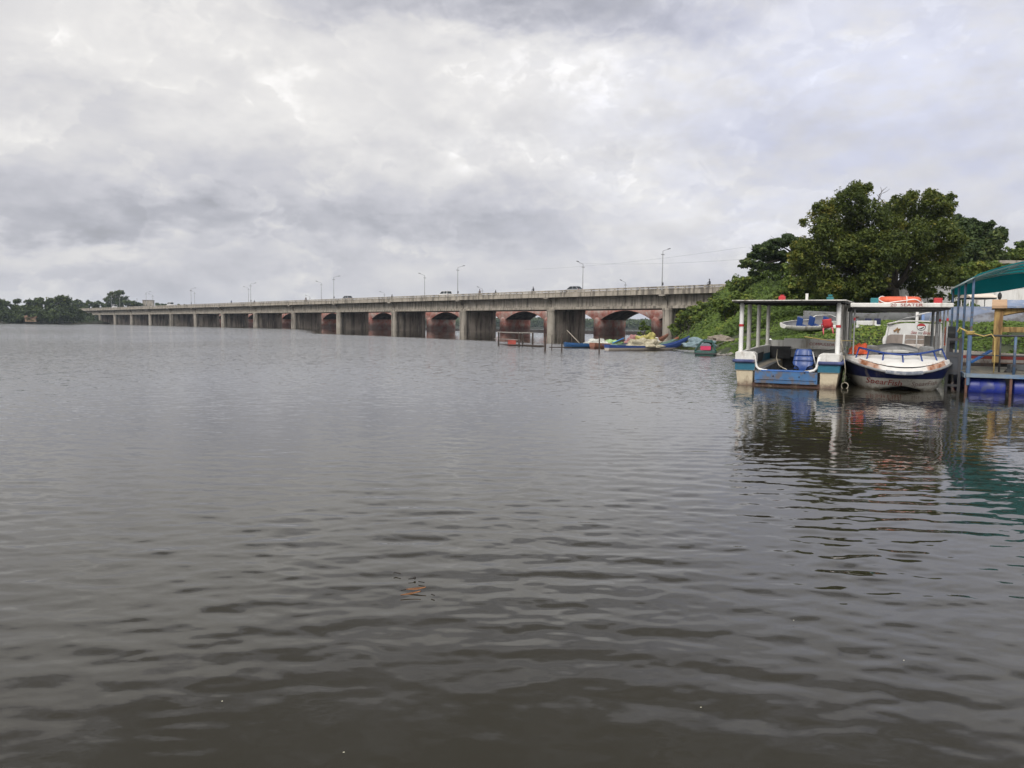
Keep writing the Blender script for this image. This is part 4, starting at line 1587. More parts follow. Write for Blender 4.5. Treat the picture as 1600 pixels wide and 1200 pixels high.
mb.tube([(-1.2, 1.7, 1.32), (-1.75, 1.6, 1.30), (-2.5, 0.7, 1.42)], 0.012, 6)
mb.build('mooring_rope', ROPEY, spear, True)
M2 = Matrix.Translation(spear.location) @ spear.rotation_euler.to_matrix().to_4x4()
# life float lying on the roof
lf = thing('life_float', 'orange oblong life float with white grab ropes on the launch roof', 'life float', M2 @ Vector((0.0, 2.3, 2.49)), heading(0.36, 0.933))
mb = MB()
pts = []
for a in np.linspace(0, 2 * math.pi, 40, endpoint=False):
    c, s = math.cos(a), math.sin(a)
    pts.append((0.46 * (abs(c) ** 0.6) * (1 if c > 0 else -1), 0.34 * (abs(s) ** 0.6) * (1 if s > 0 else -1), 0))
rings = []
n = len(pts)
for i in range(n + 1):
    p = Vector(pts[i % n]); d = (Vector(pts[(i + 1) % n]) - Vector(pts[i - 1])).normalized()
    s_ = d.cross(Vector((0, 0, 1)))
    rings.append([p + s_ * 0.115 * math.cos(b) + Vector((0, 0, 0.105 * math.sin(b))) for b in np.linspace(0, 2 * math.pi, 12, endpoint=False)])
mb.loft(rings, True, False)
mb.build('float_ring', ORANGEF, lf, True)
mb = MB()
loop = []
for i in range(41):
    p = Vector(pts[i % n]).normalized() * 0.02 + Vector(pts[i % n]) * 1.26
    loop.append(p + Vector((0, 0, 0.05 * math.sin(i * math.pi / 5 * 1.0) - 0.03)))
mb.tube(loop, 0.014, 6)
for i in (3, 12, 22, 31):
    p, q = Vector(pts[i]), Vector(pts[i + 1])
    mb.torus(p, 0.118, 0.012, 14, 5, Matrix.Rotation(math.atan2((q - p).y, (q - p).x), 3, 'Z') @ Matrix.Rotation(R(90), 3, 'Y'))
mb.build('grab_rope', WHITEP, lf, True)


def lump(name, label, cat, loc, rx, ry, rz_, mat, seed, group=None, amp=0.25, freq=1.6, rot=0.0, nu=36, nv=20, flatb=True):
    """a soft heap (cloth, net): one lumpy closed mesh resting on its flat underside"""
    mb = MB()
    rings = []
    for i in range(nv + 1):
        th = math.pi * (0.002 + 0.996 * i / nv)
        rg = []
        for k in range(nu):
            ph = 2 * math.pi * k / nu
            d = Vector((math.sin(th) * math.cos(ph), math.sin(th) * math.sin(ph), -math.cos(th)))
            f = 1 + amp * mnoise.noise(d * freq + Vector((seed, seed * 2.3, 0))) * 1.6 + amp * 0.6 * mnoise.noise(d * freq * 2.7 + Vector((0, seed, 9))) + amp * 0.3 * mnoise.noise(d * freq * 6 + Vector((seed, 0, 3)))
            p = Vector((d.x * rx * f, d.y * ry * f, d.z * rz_ * f))
            if flatb: p.z = max(p.z, -0.12 * rz_)
            rg.append(p)
        rings.append(rg)
    mb.loft(rings, True, True)
    o = mb.build(name, mat, None, True)
    o.location = loc
    o.rotation_euler = (0, 0, rot)
    return tag(o, label, cat, group)


lump('life_jacket', 'crumpled orange life jacket heaped at the left front of the launch', 'life jacket', M2 @ Vector((-1.00, 1.85, 0.96)), 0.27, 0.22, 0.24, ORANGE, 3.1, amp=0.45, freq=1.3)

# ================================================================== floating jetty with canopy
pj = at(1509.5, 588, 20.4); pj.z = 0
jet = thing('floating_jetty', 'floating jetty of planks on blue drums under a teal canvas canopy', 'jetty', pj, heading(0.42, 0.907))
JW, JD, DZ = 4.2, 5.6, 0.50
mb = MB()
for i in range(26):
    y = 0.03 + i * JD / 26
    mb.box(0.0, JW, y, y + JD / 26 - 0.012, DZ - 0.05 + random.uniform(-0.004, 0.004), DZ + random.uniform(-0.004, 0.004))
mb.build('deck', PLANK, jet)
mb = MB()
mb.box(-0.03, JW, -0.03, 0.03, DZ - 0.09, DZ + 0.012)
mb.box(-0.05, 0.0, -0.03, JD, DZ - 0.10, DZ + 0.01)
mb.box(0.0, JW, 2.7, 2.78, DZ - 0.14, DZ - 0.055)
edge = mb.build('edge_beam', pmat('blue grey edge paint', (0.16, 0.20, 0.24), 0.6, 0.4, 2.0, dirt=(0.03, 0.16, 0.42), dirt_amt=0.4, dirt_scale=0.9), jet)


def drum(x0, y0, axis='x'):
    mb = MB()
    pr = [(0.0, 0.0), (0.0, 0.22), (0.02, 0.265), (0.10, 0.285), (0.26, 0.29), (0.28, 0.30), (0.30, 0.29), (0.58, 0.29), (0.60, 0.30), (0.62, 0.29), (0.78, 0.285), (0.86, 0.265), (0.88, 0.22), (0.88, 0.0)]
    rings = []
    for s, r in pr:
        r = max(r, 0.002)
        rings.append([Vector((x0 + s, y0 + r * math.cos(a), 0.135 + r * math.sin(a))) if axis == 'x' else Vector((x0 + r * math.cos(a), y0 + s, 0.135 + r * math.sin(a))) for a in np.linspace(0, 2 * math.pi, 24, endpoint=False)])
    mb.loft(rings, True, False)
    return mb.build('drum', DRUMB, jet, True, sharp=50)


for x in (0.06, 1.10, 2.14, 3.18):
    drum(x, 0.36)
for y in (1.2, 2.4, 3.8):
    drum(0.4, y, 'y')
for x in (0.01, 1.02, 2.06):
    mb = MB()
    mb.tube([(x, 0.02, -0.6), (x, 0.02, DZ - 0.05)], 0.035, 8)
    mb.build('strut', RUSTP, jet, True)
# rails
mb = MB()
mb.tube([(0.02, 0.03, DZ + 1.02), (JW, 0.03, DZ + 1.02)], 0.028, 8)
mb.tube([(0.02, 0.03, DZ + 0.50), (JW, 0.03, DZ + 0.50)], 0.018, 8)
mb.build('railing', DARKMET, jet, True)
for x, m_, y in ((1.07, POSTB, 0.03), (2.2, POSTB, 0.03), (3.3, DARKMET, 0.03), (0.95, DARKMET, 1.6), (2.25, DARKMET, 1.6)):
    mb = MB()
    mb.tube([(x, y, DZ), (x, y, DZ + 1.0)], 0.034 if m_ is POSTB else 0.024, 8)
    mb.build('rail_post', m_, jet, True)
# canopy posts
CZ = 3.02
for i, y in enumerate((0.05, 1.9, 3.7, 5.5)):
    for x in (0.06, JW - 0.05):
        mb = MB()
        mb.tube([(x, y, DZ), (x, y, CZ)], 0.032, 8)
        if i == 0 and x < 1:
            mb.tube([(x - 0.02, y - 0.02, 0.2), (x - 0.02, y - 0.02, 1.52)], 0.055, 10)
        mb.build('canopy_post', POSTB, jet, True, sharp=40)


def arch(x):   # roof rise over the width
    a = x / JW
    return CZ + 0.50 * math.sin(math.pi * a) ** 0.9 if 0 < a < 1 else CZ


xs = list(np.linspace(0, JW, 25))
mb = MB()
for y in (0.02, 1.9, 3.7, 5.5):
    mb.tube([(x + 0.02, y, arch(x) - 0.01) for x in xs], 0.022, 6)
for x in xs[::6]:
    mb.tube([(x, 0.0, arch(x) - 0.02), (x, 5.55, arch(x) - 0.02)], 0.02, 6)
mb.build('canopy_frame', pmat('pale canopy tube', (0.42, 0.45, 0.44), 0.5, 0.2, 3), jet, True)
mb = MB()
rows = []
for y in np.linspace(-0.12, 5.65, 22):
    fr = abs((y / 1.82) % 1 - 0.5) * 2
    rows.append([Vector((x * 1.02 - 0.03, y, arch(x) + 0.03 - 0.045 * (1 - fr) * math.sin(math.pi * x / JW) - (0.10 if x == 0 else 0))) for x in xs])
mb.loft(rows, False, False)
cano = mb.build('canopy', TEALC, jet, True)
mb = MB()   # hanging back cloth with a scalloped hem
rows = []
for i, x in enumerate(xs):
    drop = 0.16 + 0.36 * abs(math.sin(2 * math.pi * x / JW * 0.75)) ** 0.8
    rows.append([Vector((x, 5.56 + 0.05 * math.sin(x * 7) * t, arch(x) - 0.02 - drop * t)) for t in np.linspace(0, 1, 6)])
mb.loft(rows, False, False)
cc = mb.build('back_cloth', TEALC, jet, True)
mb = MB()
for k in range(3):
    mb.torus((0.04, 0.05, 1.56 + 0.03 * k), 0.075 + 0.01 * k, 0.02, 14, 6)
mb.tube([(0.1, 0.02, 1.58), (0.35, 0.0, 1.50), (0.52, 0.0, 1.56), (0.60, 0.0, 1.45), (0.62, 0.0, 1.0), (0.62, 0.0, 0.55)], 0.016, 6)
mb.tube([(0.0, 0.05, 1.6), (-0.2, 0.1, 1.72), (-0.25, 0.1, 1.6)], 0.022, 6)
mb.build('tied_rope', ROPEY, jet, True)
# gangway frame leaning at the jetty's left corner
MJ = Matrix.Translation(jet.location) @ jet.rotation_euler.to_matrix().to_4x4()
fr = thing('steel_ladder', 'dark upright steel frame standing between launch and jetty', 'ladder', MJ @ Vector((-0.42, 0.5, -0.1)), heading(0.42, 0.907))
mb = MB()
for x in (0.0, 0.30):
    mb.bar((x, 0, -0.4), (x, 0, 1.55), 0.07, 0.07)
for z in (0.25, 0.65, 1.05, 1.5):
    mb.bar((0, 0, z), (0.30, 0, z), 0.06, 0.06)
mb.build('frame', DARKMET, fr)
mb = MB()
mb.box(0.03, 0.27, -0.02, 0.02, 0.55, 1.15)
mb.build('panel', pmat('dark grey panel', (0.045, 0.05, 0.06), 0.6, 0.3, 3), fr)
# blue board on the far edge
bb = MB()
a_, b_ = MJ @ Vector((0.62, 5.2, DZ + 0.12)), MJ @ Vector((1.20, 5.4, DZ + 0.52))
bb.bar((0, 0, 0), b_ - a_, 0.20, 0.05)
o = bb.build('board', pmat('bright blue paint', (0.03, 0.15, 0.45), 0.5, 0.2, 4), None, bevel=0.01)
o.location = a_
tag(o, 'bright blue board leaning on the back edge of the jetty', 'board')
mb = MB()
mb.box(-0.55, 0.55, -0.3, 0.3, 0, 0.16)
o = mb.build('low_step', pmat('grey painted timber', (0.10, 0.105, 0.11), 0.8, 0.3, 3), None, bevel=0.01)
o.location = MJ @ Vector((1.95, 3.2, DZ + 0.006)); o.rotation_euler = (0, 0, heading(0.42, 0.907))
tag(o, 'low grey timber step lying on the jetty planks', 'step')
lump('cloth', 'dark crumpled rag lying on the jetty planks', 'rag', MJ @ Vector((1.25, 1.7, DZ + 0.02)), 0.14, 0.10, 0.09, DARKIN, 5.0, amp=0.5)

# ================================================================== wooden cabin boat behind the jetty
pc = at(1552, 547, 27.6); pc.z = 0
cb = thing('cabin_boat', 'wooden boat with yellow open cabin frame and blue roof behind the jetty', 'boat', pc, heading(0.85, -0.527))
HULL3 = band_mat('red and white hull paint', [(0.52, (0.10, 0.10, 0.105)), (0.66, (0.55, 0.50, 0.46)), (0.78, (0.33, 0.06, 0.05)), (9, (0.58, 0.53, 0.48))], 0.5, dirt=(0.14, 0.08, 0.06), dirt_amt=0.3)
mb = MB()
hull(mb, 7.5, lambda t: 0.95 * min(1, (math.sin(math.pi * min(max(t * 0.62 + 0.03, 0.0), 1)) ** 0.55)), lambda t: 0.78 + 0.18 * (1 - t) ** 3, lambda t: -0.3, y0=-1.3)
mb.build('hull', HULL3, cb)
mb = MB()
mb.box(-0.85, 0.85, 0.0, 5.8, 0.52, 0.56)
mb.build('deck', pmat('brown boat deck', (0.16, 0.10, 0.075), 0.8, 0.3, 3), cb)
CX, CY, CH = 0.80, 2.5, 2.70
for x in (-CX, CX):
    for y in (0.10, CY):
        mb = MB()
        mb.box(x - 0.09, x + 0.09, y - 0.13, y + 0.13, 0.56, CH - 0.25)
        mb.build('cabin_post', YELW if y < 1 else POSTB, cb, bevel=0.01)
mb = MB()
for x in (-CX, CX):
    mb.box(x - 0.06, x + 0.06, 0.23, CY - 0.13, 1.62, 1.80)
    ar = [(0.231, CH - 0.251), (CY - 0.131, CH - 0.251), (CY - 0.131, CH - 0.50)] + [(0.23 + (CY - 0.36) * k / 10, CH - 0.50 + 0.17 * math.sin(math.pi * k / 10)) for k in range(9, 0, -1)] + [(0.231, CH - 0.50)]
    mb.prism([(p[0], p[1]) for p in ar], 'x', x - 0.05, x + 0.05)
for y in (0.10, CY):
    mb.box(-CX + 0.09, CX - 0.09, y - 0.06, y + 0.06, 1.62, 1.80)
    mb.box(-CX + 0.09, CX - 0.09, y - 0.06, y + 0.06, CH - 0.42, CH - 0.251)
mb.build('cabin_beam', YELW, cb, bevel=0.008)
mb = MB()
mb.prism([(-1.02, CH - 0.25), (-1.02, CH - 0.19), (0, CH + 0.06), (1.02, CH - 0.19), (1.02, CH - 0.25), (0, CH - 0.0)], 'y', 0.33, CY + 0.4)
mb.build('roof', pmat('chalky blue roof sheet', (0.20, 0.25, 0.36), 0.6, 0.25, 2, dirt=(0.45, 0.45, 0.46), dirt_amt=0.4, dirt_scale=1.5), cb)
mb = MB()
mb.prism([(-1.04, CH - 0.26), (-1.04, CH - 0.17), (0, CH + 0.08), (1.04, CH - 0.17), (1.04, CH - 0.26), (0, CH - 0.01)], 'y', -0.12, 0.328)
mb.build('roof_end', pmat('tan roof board', (0.44, 0.29, 0.18), 0.75, 0.2, 3), cb)
mb = MB()
mb.ellipsoid((0, 0.1, CH + 0.20), 0.07, 0.07, 0.13, 10, 8)
mb.tube([(-0.04, 0.1, CH + 0.25), (-0.04, 0.1, CH + 0.50)], 0.012, 5)
mb.tube([(0.05, 0.1, CH + 0.25), (0.07, 0.1, CH + 0.46)], 0.012, 5)
mb.build('roof_lantern', BLACK, cb, True)

# ================================================================== white cruiser moored behind the launch
pr = at(1424, 566, 26.2); pr.z = 0
cr = thing('cruiser_boat', 'white cruiser with painted windscreen panel moored behind the launch', 'boat', pr, heading(0.50, 0.866))
cr.scale = (0.80, 0.9, 0.90)
mb, ln = MB(), MB()
hull(mb, 6.6, lambda t: 1.42 * min(1.0, 0.74 + 0.26 * math.sin(math.pi * min(1, t * 1.4 + 0.1) * 0.5)) * (1 if t < 0.55 else max(0.03, 1 - ((t - 0.55) / 0.45) ** 2.2)), lambda t: (0.85 if t < 0.05 else 1.22 + 0.62 * t), lambda t: -0.35 + 0.35 * max(0, t - 0.6), th=0.14, lining=ln)
mb.build('hull', WHITE, cr, True, sharp=45)
ln.build('lining', pmat('beige cockpit lining', (0.30, 0.255, 0.225), 0.7, 0.2, 3), cr, True, sharp=45)
mb = MB()
mb.box(-1.10, 1.10, 0.25, 4.2, 0.70, 0.76)
mb.build('floor', pmat('beige cockpit floor', (0.42, 0.37, 0.34), 0.7, 0.15, 3), cr)
# windscreen frame faces us
FX, FY = 1.10, 0.15
ZS = 1.06
fm = MB()
scr = [(-1.08, 0.98), (-0.93, 2.06), (-0.60, 2.16), (1.10, 2.16), (1.22, 0.98)]
mb = MB()
mb.loft([[Vector((-0.98, FY + 0.10, 1.66)), Vector((-0.93, FY + 0.08, 2.04))], [Vector((-0.32, FY, 1.66)), Vector((-0.32, FY - 0.02, 2.10))], [Vector((1.0, FY, 1.62)), Vector((1.0, FY - 0.02, 2.08))]], False, False)
pan = mb.build('windscreen_panel', WHITEP, cr)
sd = pan.modifiers.new('thick', 'SOLIDIFY'); sd.thickness = 0.05; sd.offset = 0
mb = MB()
pass
for a_, b_, w_ in (((-1.16, FY + 0.12, 0.92), (-0.95, FY + 0.09, 2.04), 0.13), ((-0.36, FY, 0.92), (-0.33, FY, 1.66), 0.12), ((1.14, FY, 0.9), (1.00, FY, 2.08), 0.12)):
    mb = MB()
    mb.bar(a_, b_, w_, 0.08)
    mb.build('windscreen_post', WHITEP, cr, bevel=0.01)
mb = MB()
mb.prism([(-1.02, 2.04), (-0.55, 2.15), (0.1, 2.165), (1.06, 2.12), (1.06, 2.165), (0.1, 2.21), (-0.55, 2.195), (-1.02, 2.085)], 'y', FY - 0.08, FY + 1.0)
mb.build('windscreen_cap', WHITE, cr)
mb = MB()
mb.box(-1.22, 1.22, 0.02, 0.24, 0.66, 1.08)
mb.build('aft_coaming', WHITE, cr, bevel=0.03)
# painted marks on the panel
PNL = FY - 0.045
lettering('Sea', 0.165, lambda x, y: (0.02 + x, PNL, 1.745 + y), pmat('red script paint', (0.34, 0.05, 0.05), 0.6, 0.2, 20), pan, 0.35)
lettering('my', 0.14, lambda x, y: (0.27 + x, PNL, 1.735 + y), BLACK, pan, 0.25)
lettering('Blood', 0.165, lambda x, y: (0.56 + x, PNL, 1.73 + y), pmat('red script paint', (0.34, 0.05, 0.05), 0.6, 0.2, 20), pan, 0.35)


def disc(cx, cz, rx, rz_, y, a0=0, a1=360, n=24):
    pts = [(cx + rx * math.cos(R(a0 + (a1 - a0) * k / n)), y, cz + rz_ * math.sin(R(a0 + (a1 - a0) * k / n))) for k in range(n + 1)]
    return MB().add(pts, [tuple(range(len(pts)))])


EX, EZ = 0.30, 1.955
emb = disc(EX, EZ, 0.17, 0.135, PNL - 0.002).build('emblem', BLACK, pan)
disc(EX, EZ - 0.015, 0.145, 0.10, PNL - 0.005).build('emblem_face', WHITEP, emb)
disc(EX, EZ + 0.005, 0.165, 0.125, PNL - 0.008, 12, 168).build('emblem_scarf', REDP, emb)
mb = MB()
mb.add([(EX - 0.12, PNL - 0.011, EZ - 0.07), (EX - 0.02, PNL - 0.011, EZ - 0.045), (EX + 0.12, PNL - 0.011, EZ + 0.02), (EX + 0.10, PNL - 0.011, EZ - 0.025), (EX + 0.0, PNL - 0.011, EZ - 0.085)], [(0, 1, 2, 3, 4)])
mb.build('emblem_stroke', BLACK, emb)
# brown painted sprig on the left of the panel
mb = MB()
for cx, cz, ang, ln in ((-0.66, 1.84, 60, 0.16), (-0.60, 1.86, 100, 0.18), (-0.54, 1.85, 40, 0.15), (-0.72, 1.80, 140, 0.12), (-0.58, 1.76, 20, 0.10)):
    d = Vector((math.cos(R(ang)), 0, math.sin(R(ang))))
    s_ = Vector((-d.z, 0, d.x))
    c = Vector((cx, 0, cz))
    yy = lambda p: Vector((p.x, FY - 0.06 + 0.16 * max(0, (-0.32 - p.x)) * 1.0 * 0.8, p.z))
    mb.add([yy(c - d * ln * 0.5), yy(c + s_ * 0.04), yy(c + d * ln * 0.5), yy(c - s_ * 0.04)], [(0, 1, 2, 3)])
mb.build('painted_sprig', pmat('brown painted mark', (0.28, 0.16, 0.07), 0.7, 0.5, 14), pan)
# seats, rails and the outboard inside
for x in (0.62,):
    mb = MB()
    mb.box(x - 0.22, x + 0.22, 0.9, 0.98, 1.0, 1.62)
    mb.box(x - 0.22, x + 0.22, 0.98, 1.4, 1.0, 1.08)
    mb.build('seat', pmat('beige seat vinyl', (0.45, 0.42, 0.39), 0.6, 0.12, 4), cr, bevel=0.03)
mb = MB()
mb.box(-0.9, 0.3, 3.6, 4.2, 0.76, 1.25)
mb.build('fore_seat', pmat('beige seat vinyl', (0.45, 0.42, 0.39), 0.6, 0.12, 4), cr, bevel=0.05)
mb = MB()
mb.tube([(-0.5, 2.6, 1.0), (-0.5, 2.6, 1.38), (-0.35, 2.6, 1.46), (0.42, 2.6, 1.46), (0.56, 2.6, 1.36), (0.56, 2.6, 0.9)], 0.02, 7)
mb.tube([(-0.8, 1.4, 2.16), (-0.4, 1.3, 2.30), (0.2, 1.3, 2.42)], 0.016, 6)
mb.tube([(0.55, 1.0, 2.17), (0.60, 1.0, 2.38), (1.0, 1.0, 2.40), (1.05, 1.0, 2.17)], 0.014, 6)
mb.build('grab_rail', STEELP, cr, True)
mb = MB()
mb.box(0.25, 0.36, 1.2, 1.31, 2.17, 2.44)
mb.build('blue_box', pmat('light blue plastic', (0.14, 0.22, 0.42), 0.5, 0.1, 4), cr, bevel=0.01)
mb = MB()
mb.box(-0.03, 0.08, 2.2, 2.4, 2.1, 2.62)
mb.bar((0.0, 2.3, 2.45), (0.7, 2.3, 2.60), 0.25, 0.03)
mb.tube([(0.05, 2.3, 1.0), (0.05, 2.3, 2.5)], 0.03, 6)
mb.build('mast', WHITEP, cr)
ob = thing('outboard_motor', 'dark outboard motor at the stern between launch and jetty', 'motor', pr + Matrix.Rotation(heading(0.50, 0.866), 3, 'Z') @ Vector((1.15, -0.35, 0.85)), heading(0.50, 0.866))
mb = MB()
mb.prism([(-0.22, 0.35), (-0.25, 0.75), (0.0, 0.95), (0.22, 0.85), (0.26, 0.40)], 'x', -0.18, 0.18)
mb.build('cowl', BLACK, ob, bevel=0.05)
mb = MB()
mb.tube([(0, 0.05, -1.2), (0, 0.05, 0.4)], 0.07, 8)
mb.box(-0.03, 0.03, -0.2, 0.25, -1.1, -0.95)
mb.bar((0, 0.1, 0.3), (0, 0.45, 0.25), 0.2, 0.12)
mb.build('leg', DARKMET, ob)
bt = thing('bottle', 'orange and white bottle standing on the cruiser side', 'bottle', pr + Matrix.Rotation(heading(0.50, 0.866), 3, 'Z') @ Vector((1.02, 0.6, 1.14)), 0)
mb = MB()
mb.tube([(0, 0, 0), (0, 0, 0.62)], [0.09, 0.085], 12)
mb.build('body', ORANGEF, bt, True, sharp=40)
mb = MB()
mb.tube([(0, 0, 0.62), (0, 0, 0.70), (0, 0, 0.80)], [0.08, 0.04, 0.035], 12)
mb.build('cap', STEELP, bt, True)
# ================================================================== boats lying on the bank
def on_ground(px, py_guess, Y, dz=0.0):
    p = at(px, py_guess, Y)
    p.z = gz(p.x, p.y) + dz
    return p


bw = at(1222, 505, 47.0)
rb = thing('rowing_boat', 'white open boat with three blue seats lying on the creeper-covered bank', 'boat', Vector((bw.x, bw.y, 1.55)), heading(0.93, 0.36), rx=R(3.0), ry=R(16))
mb, ln = MB(), MB()
hull(mb, 4.2, lambda t: 0.30 + 0.42 * min(1, t / 0.35) ** 0.7 if t < 0.6 else 0.72, lambda t: 0.42 + (0.26 * sm((t - 0.62) / 0.10) if t > 0.6 else 0), lambda t: 0.0 + 0.18 * (1 - min(1, t / 0.2)), th=0.07, full=0.6, lining=ln)
mb.build('hull', WHITE, rb, True, sharp=45)
ln.build('lining', pmat('dim boat lining', (0.16, 0.16, 0.17), 0.6, 0.3, 3), rb, True, sharp=45)
for y, x in ((1.15, 0.05), (2.15, -0.05), (3.05, 0.15)):
    mb = MB()
    mb.box(x - 0.24, x + 0.24, y, y + 0.07, 0.22, 0.80)
    mb.box(x - 0.24, x + 0.24, y + 0.07, y + 0.48, 0.22, 0.32)
    mb.build('seat', SEATB, rb, bevel=0.03)

ch = at(1296, 514, 45.0)
rc = thing('plastic_chair', 'red and pink plastic armchair lying askew on the green bank', 'chair', Vector((ch.x - 0.05, ch.y, 1.35)), R(160), ry=R(8))
mb = MB()
mb.loft([[Vector((x * 0.25, 0.22 + 0.06 * (z - 0.42) - 0.06 * (1 - x * x) * -1, z)) for x in np.linspace(-1, 1, 7)] for z in (0.42, 0.6, 0.86, 0.92)], False, False)
o = mb.build('backrest', REDP, rc, True)
o.modifiers.new('t', 'SOLIDIFY').thickness = 0.03
PINK = pmat('faded pink plastic', (0.62, 0.11, 0.15), 0.45, 0.15, 4)
mb = MB()
mb.box(-0.27, 0.27, -0.27, 0.24, 0.39, 0.43)
mb.build('seat', PINK, rc, bevel=0.02)
for sx in (-1, 1):
    mb = MB()
    mb.tube([(sx * 0.27, 0.2, 0.66), (sx * 0.29, -0.2, 0.66), (sx * 0.29, -0.27, 0.42)], 0.03, 7)
    mb.build('armrest', PINK, rc, True)
    for sy in (-1, 1):
        mb = MB()
        mb.tube([(sx * 0.27, sy * 0.25, -0.05), (sx * 0.24, sy * 0.22, 0.40)], 0.03, 7)
        mb.build('leg', PINK, rc, True)

# crumpled white sheeting on the bank
def sheet(name, label, pts, loc, mat):
    mb = MB()
    mb.add(pts[0], pts[1])
    o = mb.build(name, mat)
    o.location = loc
    md = o.modifiers.new('t', 'SOLIDIFY'); md.thickness = 0.02
    return tag(o, label, 'sheeting')


def crumple(w, h, d, seed, nx=14, ny=8):
    r = random.Random(seed)
    vs = []
    for j in range(ny + 1):
        for i in range(nx + 1):
            x = w * (i / nx - 0.5)
            z = h * j / ny
            prof = 0.35 + 0.65 * max(0, mnoise.noise(Vector((x * 1.6 + seed, seed, 0.3))) * 1.4 + 0.35)
            vs.append(Vector((x + 0.05 * r.uniform(-1, 1), d * (j / ny) ** 1.5 + 0.16 * mnoise.noise(Vector((x * 3, z * 3, seed))), z * prof + 0.05 * mnoise.noise(Vector((x * 5, z * 5, seed + 4))))))
    fs = [(j * (nx + 1) + i, j * (nx + 1) + i + 1, (j + 1) * (nx + 1) + i + 1, (j + 1) * (nx + 1) + i) for j in range(ny) for i in range(nx)]
    return vs, fs


ps = at(1224, 538, 43.6)
sheet('white_sheeting', 'crumpled white sheeting dropped on the creepers behind the ferry', crumple(1.45, 0.55, 0.7, 3), Vector((ps.x, ps.y, 0.52)), pmat('white plastic sheeting', (0.74, 0.74, 0.76), 0.4, 0.1, 3))


def upturned(name, label, px, Y, z, L, beam, H, hd, mat, group, rz_extra=0, rim=True, name_part='hull'):
    p = at(px, 500, Y)
    t = thing(name, label, 'boat', Vector((p.x, p.y, z)), hd, group)
    mb = MB()
    rings = []
    for i in range(25):
        s = i / 24
        f = max(0.04, math.sin(math.pi * min(0.5, s * 0.95 + 0.02))) ** 0.62 if s < 0.5 else (1.0 if s < 0.8 else 1 - 0.25 * ((s - 0.8) / 0.2) ** 2)
        rings.append([Vector((beam * f * math.cos(a), L * s, 0.10 + (H - 0.1) * (0.35 + 0.65 * f) * max(0, math.sin(a)) ** 0.7)) for a in np.linspace(0, math.pi, 17)])
    mb.loft(rings, False, False)
    mb.add(rings[0], [tuple(range(17))])
    mb.add(rings[-1], [tuple(range(17))])
    mb.build(name_part, mat, t, True, sharp=50)
    if rim:
        mb = MB()
        for sgn in (0, -1):
            mb.tube([rg[sgn] for rg in rings], 0.06, 6)
        mb.build('rim', GREYF, t, True)
    return t


HR = heading(1, -0.10)
upturned('upturned_boat', 'grey blue upturned hull with dark curved bow, right of the canopy posts', 1518, 46.0, 1.98, 6.5, 1.15, 1.05, HR, GREYB, 'upturned boats below the white wall')
upturned('upturned_boat', 'blue grey upturned hull partly hidden behind the jetty posts, left of the other', 1440, 49.0, 2.15, 5.0, 1.05, 1.08, HR, pmat('dull blue fibreglass', (0.13, 0.16, 0.23), 0.5, 0.2, 1.5, dirt=(0.2, 0.2, 0.2), dirt_amt=0.35), 'upturned boats below the white wall')


def dinghy(name, label, px, Y, z, L, beam, dep, hd, mat, inner_mat=None, tilt=0.0, roll=0.0, group=None, cat='boat', th=0.06, sh=0.15):
    p = at(px, 500, Y)
    t = thing(name, label, cat, Vector((p.x, p.y, z)), hd, group, rx=tilt, ry=roll)
    mb, ln = MB(), MB()
    hull(mb, L, lambda s: beam * (min(1, 0.80 + 0.4 * s) if s < 0.5 else max(0.02, 1 - ((s - 0.5) / 0.5) ** 2.3)), lambda s: dep + sh * s * s, lambda s: 0.25 * max(0, s - 0.7), th=th, lining=ln)
    mb.build('hull', mat, t, True, sharp=45)
    ln.build('lining', GREYF, t, True, sharp=45)
    mb = MB()
    for s in (0.25, 0.55):
        w = beam * 0.92
        mb.box(-w, w, L * s, L * s + 0.25, dep * 0.62, dep * 0.68)
    mb.build('thwart', inner_mat or mat, t)
    return t


GB = 'grey boats drawn up under the trees'
dinghy('rowing_boat', 'grey dinghy with brown rim on the bank left of the tree trunk', 1368, 52.0, 2.05, 4.6, 0.75, 0.75, heading(-1, 0.25), GREYF, pmat('brown rim wood', (0.14, 0.09, 0.06), 0.8, 0.2, 3), group=GB)
dinghy('rowing_boat', 'pale grey dinghy on the bank just right of the ferry posts', 1338, 49.0, 1.75, 3.6, 0.62, 0.62, heading(-1, 0.15), GREYB, group=GB)
dinghy('rowing_boat', 'long grey boat on the bank right of the tree trunk, behind the cruiser', 1378, 50.0, 1.9, 6.0, 0.9, 0.9, heading(1, 0.12), GREYF, group=GB)
dinghy('rowing_boat', 'slim dark-rimmed boat lying highest, along the foot of the white wall', 1445, 56.0, 2.75, 8.5, 0.75, 0.62, heading(1, -0.05), GREYF, pmat('brown rim wood', (0.14, 0.09, 0.06), 0.8, 0.2, 3), group=GB)
dinghy('rowing_boat', 'white boat along the foot of the white wall seen through the yellow cabin', 1545, 52.0, 2.6, 5.5, 0.8, 0.62, heading(1, -0.08), WHITE, group=GB)

